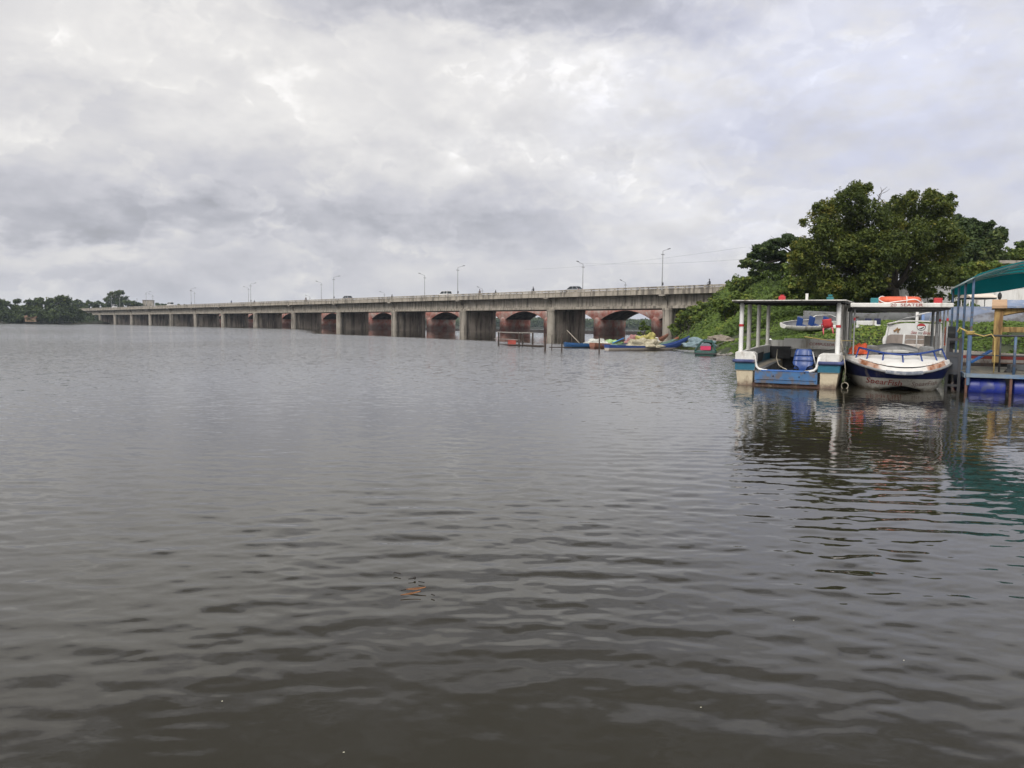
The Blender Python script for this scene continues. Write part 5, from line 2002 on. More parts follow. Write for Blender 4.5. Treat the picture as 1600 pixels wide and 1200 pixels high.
# white pedal boats on the slope
def pedal_boat(label, px, py, Y, z, hd, hullm, seatm, sc=1.0, group=None):
    p = at(px, py, Y)
    t = thing('pedal_boat', label, 'pedal boat', Vector((p.x, p.y, z)), hd, group)
    t.scale = (sc, sc, sc)
    for sgn in (-1, 1):
        mb = MB()
        sec = []
        for y, w, zt, zb in ((0, 0.20, 0.42, 0.05), (0.15, 0.24, 0.46, 0.0), (1.6, 0.24, 0.42, 0.0), (2.1, 0.18, 0.42, 0.12), (2.4, 0.06, 0.40, 0.28)):
            x = sgn * 0.42
            sec.append([Vector((x - w, y, zb)), Vector((x + w, y, zb)), Vector((x + w * 1.15, y, zt)), Vector((x - w * 1.15, y, zt))])
        mb.loft(sec, True, True)
        mb.build('float_hull', hullm, t, bevel=0.03)
    mb = MB()
    mb.box(-0.45, 0.45, 0.1, 2.0, 0.22, 0.30)
    mb.build('deck', seatm, t)
    mb = MB()
    mb.box(-0.62, 0.62, 0.0, 0.12, 0.42, 0.66)
    mb.build('stern_panel', hullm, t, bevel=0.03)
    for sgn in (-1, 1):
        mb = MB()
        mb.box(sgn * 0.30 - 0.2, sgn * 0.30 + 0.2, 0.45, 0.52, 0.30, 0.78)
        mb.box(sgn * 0.30 - 0.2, sgn * 0.30 + 0.2, 0.52, 0.9, 0.30, 0.42)
        mb.build('seat', seatm, t, bevel=0.03)
    return t


NAVY = pmat('navy blue plastic', (0.02, 0.025, 0.07), 0.5, 0.2, 3)
pedal_boat('white pedal boat with navy inside parked on the bank, seen through launch posts', 1352, 510, 45.5, 1.45, heading(0.93, 0.36), WHITEP, NAVY, 1.15, 'white pedal boats on the bank')
pedal_boat('white pedal boat just right of the thick ferry posts', 1326, 508, 47.5, 1.55, heading(-0.9, 0.5), WHITEP, GREYF, 0.85, 'white pedal boats on the bank')

# small white-roofed shelter boat by the wall
p = at(1527, 480, 55.5)
sb = thing('shelter_boat', 'white boat with small canopy standing against the white wall', 'boat', Vector((p.x, p.y, 2.65)), heading(1, -0.05))
mb = MB()
hull(mb, 3.4, lambda t: 0.7 * max(0.05, math.sin(math.pi * (0.12 + 0.8 * t))) ** 0.5, lambda t: 0.5, lambda t: 0.0, y0=-1.7)
mb.build('hull', WHITE, sb, True, sharp=45)
for x in (-0.55, 0.55):
    for y in (-0.85, 0.8):
        mb = MB()
        mb.tube([(x, y, 0.3), (x, y, 1.45)], 0.035, 7)
        mb.build('post', WHITEP, sb, True)
mb = MB()
mb.prism([(-0.75, 1.42), (-0.75, 1.50), (0, 1.74), (0.75, 1.50), (0.75, 1.42)], 'y', -0.95, 0.95)
mb.build('canopy', pmat('peach white canopy', (0.66, 0.58, 0.50), 0.6, 0.12, 3), sb)
mb = MB()
mb.box(-0.72, 0.72, -0.92, 0.92, 1.33, 1.415)
mb.build('canopy_underside', BLACK, sb)  # black layer below the small canopy

# ================================================================== white compound wall and the vine-covered hut
WALLM = pmat('whitewashed wall', (0.64, 0.63, 0.62), 0.85, 0.10, 0.6, dirt=(0.30, 0.28, 0.25), dirt_amt=0.30, dirt_scale=1.2, streak=True, bump=0.15)
wa = at(1378, 470, 63.0)
wb = at(1990, 470, 58.0)
wl = thing('compound_wall', 'long whitewashed compound wall behind the drawn-up boats', 'wall', Vector((wa.x, wa.y, 0)), math.atan2(wb.y - wa.y, wb.x - wa.x))
WL = (Vector((wb.x, wb.y)) - Vector((wa.x, wa.y))).length
mb = MB()
mb.box(0, WL, -0.12, 0.12, 1.5, 5.15)
mb.build('wall', WALLM, wl)
mb = MB()
mb.box(-0.05, WL, -0.17, 0.17, 5.15, 5.25)
mb.build('coping', WALLM, wl)
mb = MB()
for x in np.arange(0.0, WL, 3.6):
    mb.box(x - 0.17, x + 0.17, -0.19, -0.123, 1.5, 5.147)
mb.build('pilaster', WALLM, wl)
hp = at(1606, 405, 70.0)
hut = thing('concrete_hut', 'low concrete hut with flat roof slab half hidden by vines', 'hut', Vector((hp.x, hp.y, 2.5)), R(-4))
mb = MB()
mb.box(-2.7, 4.5, -0.6, 5.0, 5.30, 5.58)
mb.build('roof_slab', CONC, hut)
mb = MB()
mb.box(-1.6, 4.2, 0.0, 4.6, 0, 5.30)
mb.build('wall', CONC_DARK, hut)
mb = MB()
mb.box(0.3, 1.5, -0.03, 0.02, 3.2, 4.5)
mb.build('window', GLASSD, hut)

# ================================================================== fishing canoes, nets, stakes
def canoe(label, stern_px, stern_py, bow_px, Y0, Y1, beam, free, bow_rise, bands, zoff=0.0):
    a, b = at(stern_px, stern_py, Y0), at(bow_px, 530, Y1)
    d = Vector((b.x - a.x, b.y - a.y))
    L = d.length
    t = thing('fishing_canoe', label, 'canoe', Vector((a.x, a.y, zoff)), heading(d.x, d.y), 'fishing canoes landed by the bridge')
    mb = MB()
    hull(mb, L, lambda s: beam * (min(1, 0.62 + 1.3 * s) if s < 0.55 else max(0.06, 1 - 0.95 * ((s - 0.55) / 0.45) ** 1.7)),
         lambda s: free + 0.10 * (1 - s) ** 6 + bow_rise * max(0, (s - 0.55) / 0.45) ** 2.1,
         lambda s: -0.16 + (bow_rise + 0.22) * max(0, (s - 0.66) / 0.34) ** 2.0, th=0.05, ns=30)
    m = band_mat('canoe paint ' + label[:14], bands, 0.5, dirt=(0.08, 0.07, 0.06), dirt_amt=0.25)
    mb.build('hull', m, t, True, sharp=45)
    mb = MB()
    for s in (0.08, 0.3, 0.55, 0.72):
        w = beam * 0.88 if s < 0.7 else beam * 0.6
        mb.box(-w, w, L * s, L * s + 0.16, free * 0.72, free * 0.82)
    mb.build('thwart', BLUEP, t)
    return t, L


cBLUE, cDB = (0.022, 0.10, 0.30), (0.022, 0.058, 0.22)
c1, L1c = canoe('blue and white canoe with tall blue bow, nearest the water', 948, 548, 1077, 54.0, 58.5, 0.46, 0.27, 0.74, [(0.13, (0.50, 0.44, 0.38)), (9, cDB)], 0.06)
c2, L2c = canoe('blue canoe at the left carrying a pale heap of nets', 882, 543, 1000, 60.0, 61.0, 0.5, 0.30, 0.15, [(0.05, (0.05, 0.07, 0.10)), (9, (0.02, 0.085, 0.22))], 0.05)
c3, L3c = canoe('canoe with brown raised bow behind the net heaps', 925, 545, 1044, 59.0, 66.0, 0.46, 0.30, 0.85, [(0.1, (0.16, 0.07, 0.05)), (9, (0.26, 0.115, 0.075))], 0.05)
c4, L4c = canoe('canoe with faded green bow and orange tip', 960, 545, 1060, 57.0, 62.5, 0.42, 0.28, 0.62, [(0.28, (0.22, 0.09, 0.06)), (0.72, (0.17, 0.27, 0.22)), (9, (0.42, 0.15, 0.08))], 0.05)


def net_mat(name, c, c2):
    m, t, b = base_mat(name)
    co = t.coords('Object')
    w1 = t.n.new('ShaderNodeTexVoronoi')
    w1.feature = 'DISTANCE_TO_EDGE'
    t.l.new(co, w1.inputs['Vector'])
    w1.inputs['Scale'].default_value = 14
    n = t.noise(co, 3.5, 7, 0.7)
    cc = t.ramp(n, [(0.35, c2), (0.62, c)])
    cc = t.mix(t.mapr(w1.outputs[0], 0.0, 0.12, 0.5, 0.0), cc, tuple(x * 0.45 for x in c2))
    t.put(b.inputs['Base Color'], cc)
    b.inputs['Roughness'].default_value = 0.95
    bn = t.n.new('ShaderNodeBump')
    bn.inputs['Strength'].default_value = 0.8
    bn.inputs['Distance'].default_value = 0.05
    t.put(bn.inputs['Height'], t.noise(co, 9, 6, 0.7))
    t.put(b.inputs['Normal'], bn.outputs[0])
    return m


NETW = net_mat('white net', (0.60, 0.60, 0.56), (0.36, 0.37, 0.34))
NETC = net_mat('cream net', (0.45, 0.41, 0.31), (0.25, 0.22, 0.15))
NETG = net_mat('pale green net', (0.36, 0.50, 0.24), (0.22, 0.36, 0.15))
NETP = net_mat('pink net', (0.42, 0.22, 0.21), (0.25, 0.12, 0.12))
NETY = net_mat('yellow olive net', (0.42, 0.38, 0.13), (0.25, 0.22, 0.07))
NETB = net_mat('blue grey net', (0.22, 0.29, 0.32), (0.12, 0.17, 0.19))
NETT = net_mat('tan net', (0.27, 0.23, 0.19), (0.16, 0.135, 0.11))
GN = 'fishing nets heaped on canoes and shore'
for label, px, py, Y, rx, ry, rz_, m, z, sd in (
        ('white net heap at the left of the net-laden canoe', 933, 535, 60.3, 1.1, 0.40, 0.34, NETW, 0.30, 1),
        ('pale green net heap in the left canoe', 957, 534, 60.5, 0.75, 0.40, 0.36, NETG, 0.32, 2),
        ('pink net heap between blue fold and cream net', 988, 532, 61.2, 0.55, 0.40, 0.60, NETP, 0.32, 3),
        ('big cream net heap on the front canoe', 1008, 536, 55.9, 1.15, 0.42, 0.50, NETC, 0.28, 4),
        ('yellow olive net piled behind the cream net', 1010, 528, 60.8, 0.70, 0.45, 0.52, NETY, 0.62, 5),
        ('blue grey net heap lying on the shore behind the green pedal boat', 1094, 534, 53.5, 1.05, 0.6, 0.48, NETB, 0.40, 7),
        ('tan grey net heap on the shore, farthest right', 1124, 529, 55.0, 0.80, 0.5, 0.34, NETT, 0.80, 8)):
    p = at(px, py, Y)
    lump('fishing_net', label, 'fishing net', Vector((p.x, p.y, z)), rx, ry, rz_, m, sd * 1.7, GN, amp=0.42, freq=1.9, nu=64, nv=34)
p = at(972, 536, 60.2)
o = MB().bar((-0.75, 0.1, 0.05), (0.15, 0, 0.46), 0.5, 0.07).build('folded_tarpaulin', pmat('blue tarpaulin', (0.03, 0.17, 0.45), 0.5, 0.2, 3), None, bevel=0.02)
o.location = (p.x, p.y, 0.36)
tag(o, 'folded bright blue tarpaulin between green and pink net heaps', 'tarpaulin')
p = at(1025, 529, 62.5)
lump('white_sack', 'small white sack behind the cream net heap', 'sack', Vector((p.x, p.y, 0.45)), 0.30, 0.25, 0.42, WHITEP, 9.1, amp=0.2)

STAKE = pmat('wet dark stake wood', (0.055, 0.042, 0.036), 0.85, 0.35, 5)
for px, yt, yb, lab, r in ((936, 523, 551, 'dark stake standing in the water in front of the canoes', 0.05), (851.5, 521, 548, 'thick dark stake left of the bridge pier', 0.07),
                           (862, 524, 546, 'thin stake right beside the thick stake', 0.035), (877.5, 521, 549, 'dark stake at the left tip of the blue canoe', 0.05), (893, 527, 543, 'short dark stake behind the left canoe', 0.05)):
    q = G(px, yb)
    tp = at(px + 0.5, yt, q.y)
    mb = MB()
    mb.tube([(0, 0, -0.8), (0.01, 0, 0.5), (0.0, 0.01, tp.z)], [r, r * 0.95, r * 0.8], 8)
    o = mb.build('mooring_stake', STAKE, None, True, sharp=40)
    o.location = (q.x, q.y, 0)
    tag(o, lab, 'stake', 'stakes in the water by the canoes')
a, b = at(886, 516, 61.5), at(906, 537, 60.2)
mb = MB(); mb.tube([Vector((0, 0, 0)), a - b], 0.035, 7)
o = mb.build('bamboo_pole', pmat('grey bamboo', (0.30, 0.27, 0.22), 0.7, 0.2, 4), None, True)
o.location = b
tag(o, 'pale bamboo pole slanting up from the left canoe', 'pole')
a, b = G(858, 546), G(893, 546)
mb = MB(); mb.tube([Vector((0, 0, 0.16)), (b - a) + Vector((0, 0, 0.14))], 0.04, 6)
o = mb.build('bamboo_pole', STAKE, None, True); o.location = a
tag(o, 'dark pole lying level on the stakes at the water', 'pole')

# small landing frame with a red crate
q0, q1 = G(779, 539), G(811, 541)
lf_ = thing('landing_frame', 'small wooden landing stage with handrails standing in the lake', 'landing stage', Vector((q0.x, q0.y, 0)), math.atan2(q1.y - q0.y, q1.x - q0.x))
W_ = (Vector((q1.x, q1.y)) - Vector((q0.x, q0.y))).length
for x, y in ((0, 0), (W_, 0), (W_ * 0.52, 1.3), (W_ * 0.98, 1.3)):
    mb = MB()
    mb.bar((x, y, -0.8), (x, y, 1.12), 0.10, 0.10)
    mb.build('post', STAKE, lf_)
mb = MB()
mb.bar((-0.25, 0, 1.12), (W_ + 0.15, 0, 1.10), 0.07, 0.09)
mb.bar((W_ * 0.95, 0, 1.1), (W_ * 0.98, 1.3, 1.12), 0.07, 0.09)
mb.build('handrail', pmat('grey weathered rail', (0.25, 0.23, 0.21), 0.8, 0.25, 3), lf_)
mb = MB()
mb.bar((-0.9, -0.0, 0.54), (W_ + 0.1, 0.0, 0.52), 0.05, 0.06)
mb.build('lower_rail', pmat('grey weathered rail', (0.25, 0.23, 0.21), 0.8, 0.25, 3), lf_)
mb = MB()
for i in range(9):
    mb.box(-0.1 + i * (W_ + 0.2) / 9, -0.1 + (i + 0.85) * (W_ + 0.2) / 9, 0.03, 1.25, 0.05, 0.10)
mb.box(W_ + 0.1, W_ + 2.6, 0.4, 1.0, 0.02, 0.14)
mb.build('platform', STAKE, lf_)
pcr = G(799.5, 540)
o = thing('crate', 'red plastic crate on the landing stage', 'crate', Vector((pcr.x, pcr.y + 0.55, 0.102)), 0.1)
mb = MB()
mb.box(-0.33, 0.33, -0.22, 0.22, 0, 0.03)
for a in ((-0.33, 0.33, -0.22, -0.19), (-0.33, 0.33, 0.19, 0.22), (-0.33, -0.30, -0.189, 0.189), (0.30, 0.33, -0.189, 0.189)):
    mb.box(*a, 0.03, 0.36)
for z in (0.12, 0.24, 0.33):
    mb.box(-0.345, 0.345, -0.235, -0.221, z, z + 0.03)
mb.build('shell', pmat('red crate plastic', (0.40, 0.085, 0.065), 0.5, 0.15, 5), o)

# green pedal boat at the shore
pg = G(1101, 556)
gp = thing('pedal_boat', 'dark green pedal boat with magenta seat back at the shore', 'pedal boat', Vector((pg.x, pg.y, -0.12)), heading(0.32, 0.947))
gp.scale = (0.9, 0.95, 0.88)
GRN = pmat('dark green fibreglass', (0.012, 0.056, 0.046), 0.45, 0.25, 3, dirt=(0.03, 0.035, 0.03), dirt_amt=0.35)
mb = MB()
rings = []
for y, w, zt in ((0, 0.62, 0.40), (0.1, 0.70, 0.46), (1.5, 0.70, 0.46), (2.2, 0.50, 0.50), (2.7, 0.15, 0.55)):
    rings.append([Vector((-w * 0.8, y, -0.1)), Vector((w * 0.8, y, -0.1)), Vector((w, y, zt - 0.06)), Vector((w * 0.96, y, zt)), Vector((-w * 0.96, y, zt)), Vector((-w, y, zt - 0.06))])
mb.loft(rings, True, True)
mb.build('hull', GRN, gp, bevel=0.03)
mb = MB()
for sgn in (-1, 1):
    mb.tube([(sgn * 0.66, 0.3, 0.48), (sgn * 0.42, 1.5, 0.98), (sgn * 0.22, 2.2, 1.18)], [0.06, 0.07, 0.06], 8)
mb.loft([[Vector((-0.26, 2.15, 1.16)), Vector((0, 2.1, 1.22)), Vector((0.26, 2.15, 1.16))], [Vector((-0.42, 1.6, 0.98)), Vector((0, 1.5, 1.06)), Vector((0.42, 1.6, 0.98))]], False, False)
mb.box(-0.3, 0.3, 2.16, 2.22, 0.5, 1.16)
mb.build('hood', GRN, gp, True, sharp=40)
mb = MB()
mb.prism([(-0.34, 0.50), (-0.34, 0.80), (0.34, 0.80), (0.34, 0.50)], 'y', 0.55, 0.62)
mb.build('seat_back', pmat('magenta plastic', (0.48, 0.030, 0.095), 0.5, 0.15, 4), gp, bevel=0.02)
mb = MB()
mb.prism([(0.36 * math.cos(a), 0.80 + 0.20 * math.sin(a)) for a in np.linspace(0, math.pi, 12)], 'y', 0.54, 0.70)
mb.build('headrest', GREYB, gp)
mb = MB()
mb.box(-0.72, 0.72, -0.05, 0.03, 0.26, 0.32)
mb.build('bumper', DARKMET, gp)

# stones along the waterline
STONE = pmat('shore stone', (0.20, 0.185, 0.17), 0.9, 0.4, 3)
rr = random.Random(4)
for i in range(16):
    px = 1120 + i * 2.6 + rr.uniform(-1, 1)
    q = G(px, 556.5 - rr.uniform(0, 6))
    r = rr.uniform(0.10, 0.24)
    lump('shore_stone', 'small grey stone in the row at the waterline right of the green pedal boat', 'stone', Vector((q.x, q.y, 0.02)), r * 1.3, r, r * 0.9, STONE, i * 1.3 + 20, 'stones at the waterline', amp=0.3, nu=12, nv=7)

# floating leaves and litter near the camera
DEADL = pmat('dead brown leaf', (0.19, 0.085, 0.035), 0.6, 0.45, 30)
for i, (px, py, L, W, rot) in enumerate(((650, 924, 0.060, 0.012, 8), (642, 931.5, 0.062, 0.0085, 22))):
    q = G(px, py)
    mb = MB()
    rows = []
    for k in range(9):
        s = k / 8 * 2 - 1
        w = W * (1 - abs(s) ** 1.8) + 0.0006
        rows.append([Vector((s * L / 1.0, -w, 0.004 * s * s + 0.004)), Vector((s * L, 0, 0.004 * s * s)), Vector((s * L, w, 0.004 * s * s + 0.006))])
    mb.loft(rows, False, False)
    o = mb.build('floating_leaf', DEADL, None, True)
    o.modifiers.new('t', 'SOLIDIFY').thickness = 0.0008
    o.location = (q.x, q.y, 0.012)
    o.rotation_euler = (R(6), R(-4), R(rot))
    tag(o, ['orange brown dead leaf floating, upper and plumper of two', 'brown slender dead leaf floating, lower of two'][i], 'leaf')
TWIG = pmat('wet twig', (0.02, 0.016, 0.013), 0.7, 0.3, 30)
for i, (pts, lab) in enumerate((([(615, 898.5), (619, 898), (626, 900)], 'short dark curved twig floating farthest left'), ([(638, 908), (644, 907.5), (648, 906.5)], 'dark twig with a knot floating above the leaves'),
                                ([(654, 912), (663, 913.5)], 'tiny dark twig just above the leaf stem'), ([(626, 926), (634, 925)], 'thin dark twig left of the plumper leaf'), ([(674, 932), (679, 934)], 'thin dark twig right of the leaves'))):
    g = [G(*q) for q in pts]
    mb = MB()
    mb.tube([p - g[0] for p in g], 0.0032, 6)
    if i == 1: mb.ellipsoid(g[2] - g[0], 0.008, 0.010, 0.009, 8, 6)
    o = mb.build('floating_twig', TWIG, None, True)
    o.location = g[0] + Vector((0, 0, 0.014))
    tag(o, lab, 'twig', 'floating twigs')
SPECK = pmat('pale petal', (0.55, 0.53, 0.42), 0.7, 0.2, 30)
for i, (px, py, lab) in enumerate(((537, 1181, 'pale speck floating lowest, bottom left of centre'), (1095, 1110, 'pale speck floating at bottom right'), (1412, 1036, 'pale speck floating at far right'), (1240, 973, 'pale speck floating right, highest of the specks'), (347, 1100.5, 'pale speck floating at left'))):
    q = G(px, py)
    mb = MB()
    mb.add([(-0.0035, -0.0015, 0), (0, -0.0028, 0.001), (0.004, 0.0006, 0), (0.0006, 0.003, 0.001)], [(0, 1, 2, 3)])
    o = mb.build('floating_petal', SPECK)
    o.modifiers.new('t', 'SOLIDIFY').thickness = 0.001
    o.location = (q.x, q.y, 0.014)
    tag(o, lab, 'petal', 'pale specks on the water')
# ================================================================== trees on the bank
def px_puffs(lst, Y, jitter=2.0, seed=1):
    rr = random.Random(seed)
    out = []
    for e in lst:
        px, py, rp = e[:3]
        dy = e[3] if len(e) > 3 else rr.uniform(-jitter, jitter)
        p = at(px, py, Y + dy)
        out.append((p.x, p.y, p.z, rp * Y / 1200))
    return out


def tree(name, label, Y, base_px, puffs_px, n, size, mat, trunk_r, fork=0.35, jitter=2.0, seed=1, clumps=12, clump_r=0.38, aspect=0.5, flat=1.0, group=None, limbs=7, base_z=None, tint=0.0, cat='tree', trunk_top=None, lean=None):
    b = at(base_px, 480, Y)
    bz = gz(b.x, b.y) - 0.1 if base_z is None else base_z
    t = thing(name, label, cat, Vector((b.x, b.y, bz)), 0, group)
    pf = px_puffs(puffs_px, Y, jitter, seed)
    pl = [(x - b.x, y - b.y, z - bz, r) for x, y, z, r in pf]
    top = max(p[2] for p in pl)
    mb = MB()
    fz = top * fork if trunk_top is None else trunk_top
    f = Vector((0.0, 0.0, fz)) + (Vector(lean) if lean else Vector((0, 0, 0)))
    mb.tube([Vector((0, 0, -0.3)), Vector((0, 0, 0.15)), f * 0.5 + Vector((0.04, 0, 0)), f], [trunk_r * 1.5, trunk_r * 1.1, trunk_r, trunk_r * 0.85], 9)
    rr = random.Random(seed + 5)
    big = sorted(pl, key=lambda q: -q[3])[:limbs]
    for q in big:
        limb(mb, f - Vector((0, 0, trunk_r * 0.5)), Vector(q[:3]), trunk_r * 0.55, trunk_r * 0.12)
        for _ in range(3):
            c = Vector(q[:3])
            e = c + Vector((rr.uniform(-1, 1), rr.uniform(-1, 1), rr.uniform(-0.3, 1))) * q[3] * 0.9
            limb(mb, c.lerp(f, 0.25), e, trunk_r * 0.16, trunk_r * 0.04, n=4)
    mb.build('trunk', BARK, t, True)
    make_crown('crown', pl, n, size, mat, t, clumps, clump_r, aspect, flat, tint)
    return t


neem = [(1270, 402, 34), (1258, 424, 22), (1288, 442, 36), (1312, 372, 36), (1288, 336, 24), (1286, 362, 24), (1328, 318, 28), (1346, 302, 17), (1352, 344, 34), (1362, 392, 46), (1398, 332, 24),
        (1420, 318, 19), (1442, 350, 40), (1458, 318, 20), (1477, 332, 22), (1476, 366, 26), (1446, 404, 44), (1402, 414, 44), (1340, 424, 38), (1468, 424, 27), (1424, 440, 24), (1368, 444, 22), (1318, 448, 26), (1390, 370, 36), (1488, 396, 16), (1240, 404, 12), (1340, 296, 10), (1356, 294, 9), (1398, 314, 9), (1424, 306, 9), (1450, 304, 10), (1484, 312, 11), (1276, 326, 10), (1466, 310, 8), (1256, 350, 9), (1425, 380, 34, -2.5), (1380, 410, 34, -2.8), (1330, 396, 30, -2.6), (1455, 432, 26, -2), (1252, 392, 22), (1246, 416, 20), (1300, 458, 22), (1342, 452, 24), (1384, 452, 22, 1.5), (1440, 456, 20, 1.0), (1478, 440, 22, 1), (1496, 380, 16), (1300, 400, 36, 0), (1330, 362, 30, 0), (1306, 330, 20)]
tree('neem_tree', 'large broad olive green tree, tallest on the bank, its dark trunk behind the launch', 58.0, 1400, neem, 105000, 0.112, LEAF_NEEM, 0.32, jitter=2.6, seed=3, clumps=30, clump_r=0.30, limbs=12, trunk_top=2.6, lean=(-0.15, 0, 0))
flat_t = [(1168, 412, 14), (1180, 400, 17), (1196, 392, 20), (1214, 383, 22), (1234, 378, 22), (1252, 384, 20), (1160, 416, 8), (1185, 416, 15), (1205, 404, 20), (1228, 402, 22), (1178, 428, 9), (1210, 418, 12), (1248, 408, 18)]
tree('spreading_tree', 'dark flat-topped tree with open layered crown left of the big tree', 84.0, 1238, flat_t, 15000, 0.19, LEAF_DARK, 0.26, jitter=2.0, seed=8, clumps=14, clump_r=0.34, flat=0.5, limbs=12, trunk_top=4.0)
right_t = [(1492, 366, 22), (1516, 372, 26), (1538, 378, 24), (1560, 372, 16), (1550, 394, 26), (1522, 402, 32), (1496, 402, 30), (1480, 424, 24), (1510, 428, 28), (1545, 420, 26), (1562, 404, 14), (1532, 356, 10), (1546, 354, 9), (1566, 366, 9)]
tree('bushy_tree', 'dark rounded leafy tree right of the big tree, behind the white wall', 76.0, 1520, right_t, 26000, 0.20, LEAF_DARK, 0.28, jitter=2.0, seed=12, clumps=16, clump_r=0.33, limbs=8, tint=0.04)
tree('feathery_tree', 'open feathery tree showing between the big tree and the rounded tree', 88.0, 1500, [(1500, 345, 16), (1516, 350, 14), (1490, 360, 18), (1528, 358, 9), (1508, 365, 15)], 5000, 0.19, LEAF_DARK, 0.2, jitter=1.5, seed=14, clumps=12, clump_r=0.32, flat=0.55)
tree('bushy_tree', 'green bushy tree at the far right edge above the canopy', 84.0, 1592, [(1585, 398, 16), (1600, 390, 15), (1620, 392, 24), (1592, 408, 18), (1640, 400, 30), (1610, 412, 20)], 9000, 0.19, LEAF_SHRUB, 0.22, jitter=2, seed=15, clumps=14, clump_r=0.34)


def shrub(label, Y, px, py, puffs, n, size, mat, seed, group, tint=0.0, name='shrub', cat='shrub'):
    b = at(px, py, Y)
    bz = gz(b.x, b.y) - 0.05
    t = thing(name, label, cat, Vector((b.x, b.y, bz)), 0, group)
    pf = [(x - b.x, y - b.y, z - bz, r) for x, y, z, r in px_puffs(puffs, Y, 1.0, seed)]
    mb = MB()
    for q in pf:
        limb(mb, (random.uniform(-0.3, 0.3), random.uniform(-0.3, 0.3), -0.2), q[:3], 0.06, 0.02, n=4)
    mb.build('stem', BARK, t, True)
    make_crown('foliage', pf, n, size, mat, t, 14, 0.36, 0.55, 0.9, tint)
    return t


GS = 'shrubs and vine mounds on the bank'
SH = [
    ('creeper mass hanging beside the last round bridge pier', 122, 1062, 506, [(1052, 512, 7), (1060, 503, 8), (1070, 498, 8), (1066, 512, 10), (1080, 504, 11), (1056, 520, 8), (1092, 500, 11)], 4200, 0.22, 0.06),
    ('dark low bush under the big tree, left of its trunk', 61, 1384, 466, [(1374, 462, 13), (1390, 460, 12), (1362, 470, 12), (1384, 474, 12)], 4000, 0.13, -0.10),
    ('yellow green vine mound at the left brow where the bridge enters the bank', 128, 1118, 452, [(1136, 460, 14), (1146, 452, 14), (1156, 446, 15), (1122, 470, 13), (1146, 468, 18)], 5000, 0.24, 0.10),
    ('vine mound below the end of the bridge railing', 112, 1075, 482, [(1068, 494, 10), (1084, 486, 11), (1100, 480, 12), (1096, 494, 15), (1116, 486, 17)], 4500, 0.24, 0.14),
    ('tall green mound under the flat-topped tree', 92, 1185, 440, [(1160, 446, 19), (1182, 436, 20), (1206, 430, 20), (1228, 426, 20), (1170, 462, 22), (1200, 456, 24), (1228, 452, 22)], 9000, 0.21, 0.06),
    ('yellow green bush left below the big tree', 66, 1248, 452, [(1236, 446, 18), (1258, 446, 20), (1246, 466, 20), (1272, 462, 20), (1222, 466, 18)], 7500, 0.16, 0.08),
    ('olive bush with reddish tips behind the ferry roof', 60, 1342, 462, [(1330, 456, 16), (1346, 452, 17), (1362, 460, 15), (1320, 468, 16), (1350, 472, 16), (1372, 472, 10)], 7000, 0.145, 0.10),
    ('low bush on the slope left of the ferry roof', 74, 1140, 478, [(1128, 480, 16), (1150, 474, 18), (1172, 476, 18), (1140, 494, 18)], 5500, 0.18, 0.08),
    ('green bush behind the ferry roof, between two larger mounds', 58, 1292, 476, [(1280, 472, 14), (1298, 470, 15), (1314, 478, 12), (1268, 482, 14)], 4500, 0.14, 0.02),
    ('bright green vine mound draped over the wall top beside the canopy', 66, 1515, 432, [(1500, 430, 14), (1516, 422, 15), (1536, 420, 15), (1556, 420, 13), (1574, 424, 13), (1496, 440, 10), (1524, 434, 14), (1548, 434, 13), (1590, 428, 14)], 9000, 0.13, 0.12),
    ('pale low brush along the wall top left of the canopy', 65, 1470, 444, [(1455, 443, 8), (1470, 441, 8), (1484, 443, 7), (1440, 445, 7)], 2200, 0.13, 0.05),
    ('green bush growing over the concrete hut roof', 78, 1585, 400, [(1560, 406, 9), (1578, 402, 10), (1596, 400, 11), (1620, 398, 14)], 3000, 0.17, 0.14),
    ('sparse tall weed against the white wall, left of the jetty posts', 60, 1462, 470, [(1448, 462, 9), (1458, 456, 8), (1470, 464, 9), (1462, 472, 9)], 700, 0.12, 0.05),
    ('sparse tall weed against the white wall, between jetty posts', 59, 1496, 470, [(1488, 466, 8), (1498, 474, 8), (1502, 462, 6), (1486, 478, 7)], 600, 0.12, 0.05),
]
for i, (lab, Y, px, py, pf, n, sz, tn) in enumerate(SH):
    shrub(lab, Y, px, py, pf, n, sz, LEAF_SHRUB, 30 + i, GS, tn)
# small tree standing at the water under the bridge
tree('small_tree', 'small green tree at the waterside in front of the red bridge arch', 88.0, 1006, [(1005, 506, 4.5), (1010, 513, 6), (1001, 514, 5), (1013, 520, 5), (999, 522, 4)], 700, 0.14, LEAF_SHRUB, 0.07, jitter=0.5, seed=44, base_z=-0.2, clumps=8, clump_r=0.4)

# bare twigs poking out of the big tree
mb = MB()
for px, py, dx, dy in ((1296, 345, -16, -18), (1284, 350, -20, -4), (1370, 318, 6, -26), (1372, 312, 14, -20), (1384, 320, -14, -16)):
    a, b = at(px, py, 58), at(px + dx, py + dy, 58)
    limb(mb, a, b, 0.03, 0.012, n=4)
    limb(mb, a.lerp(b, 0.5), b + Vector((0.3, 0.2, -0.1)), 0.02, 0.008, n=3)
nt = [o for o in col.objects if o.name == 'neem_tree'][0]
M_ = Matrix.Translation(-nt.location)
mb.v = [tuple(M_ @ Vector(p)) for p in mb.v]
mb.build('bare_twig', BARK, nt, True)

# ================================================================== trees on the far left shore
rr = random.Random(17)
FT = []
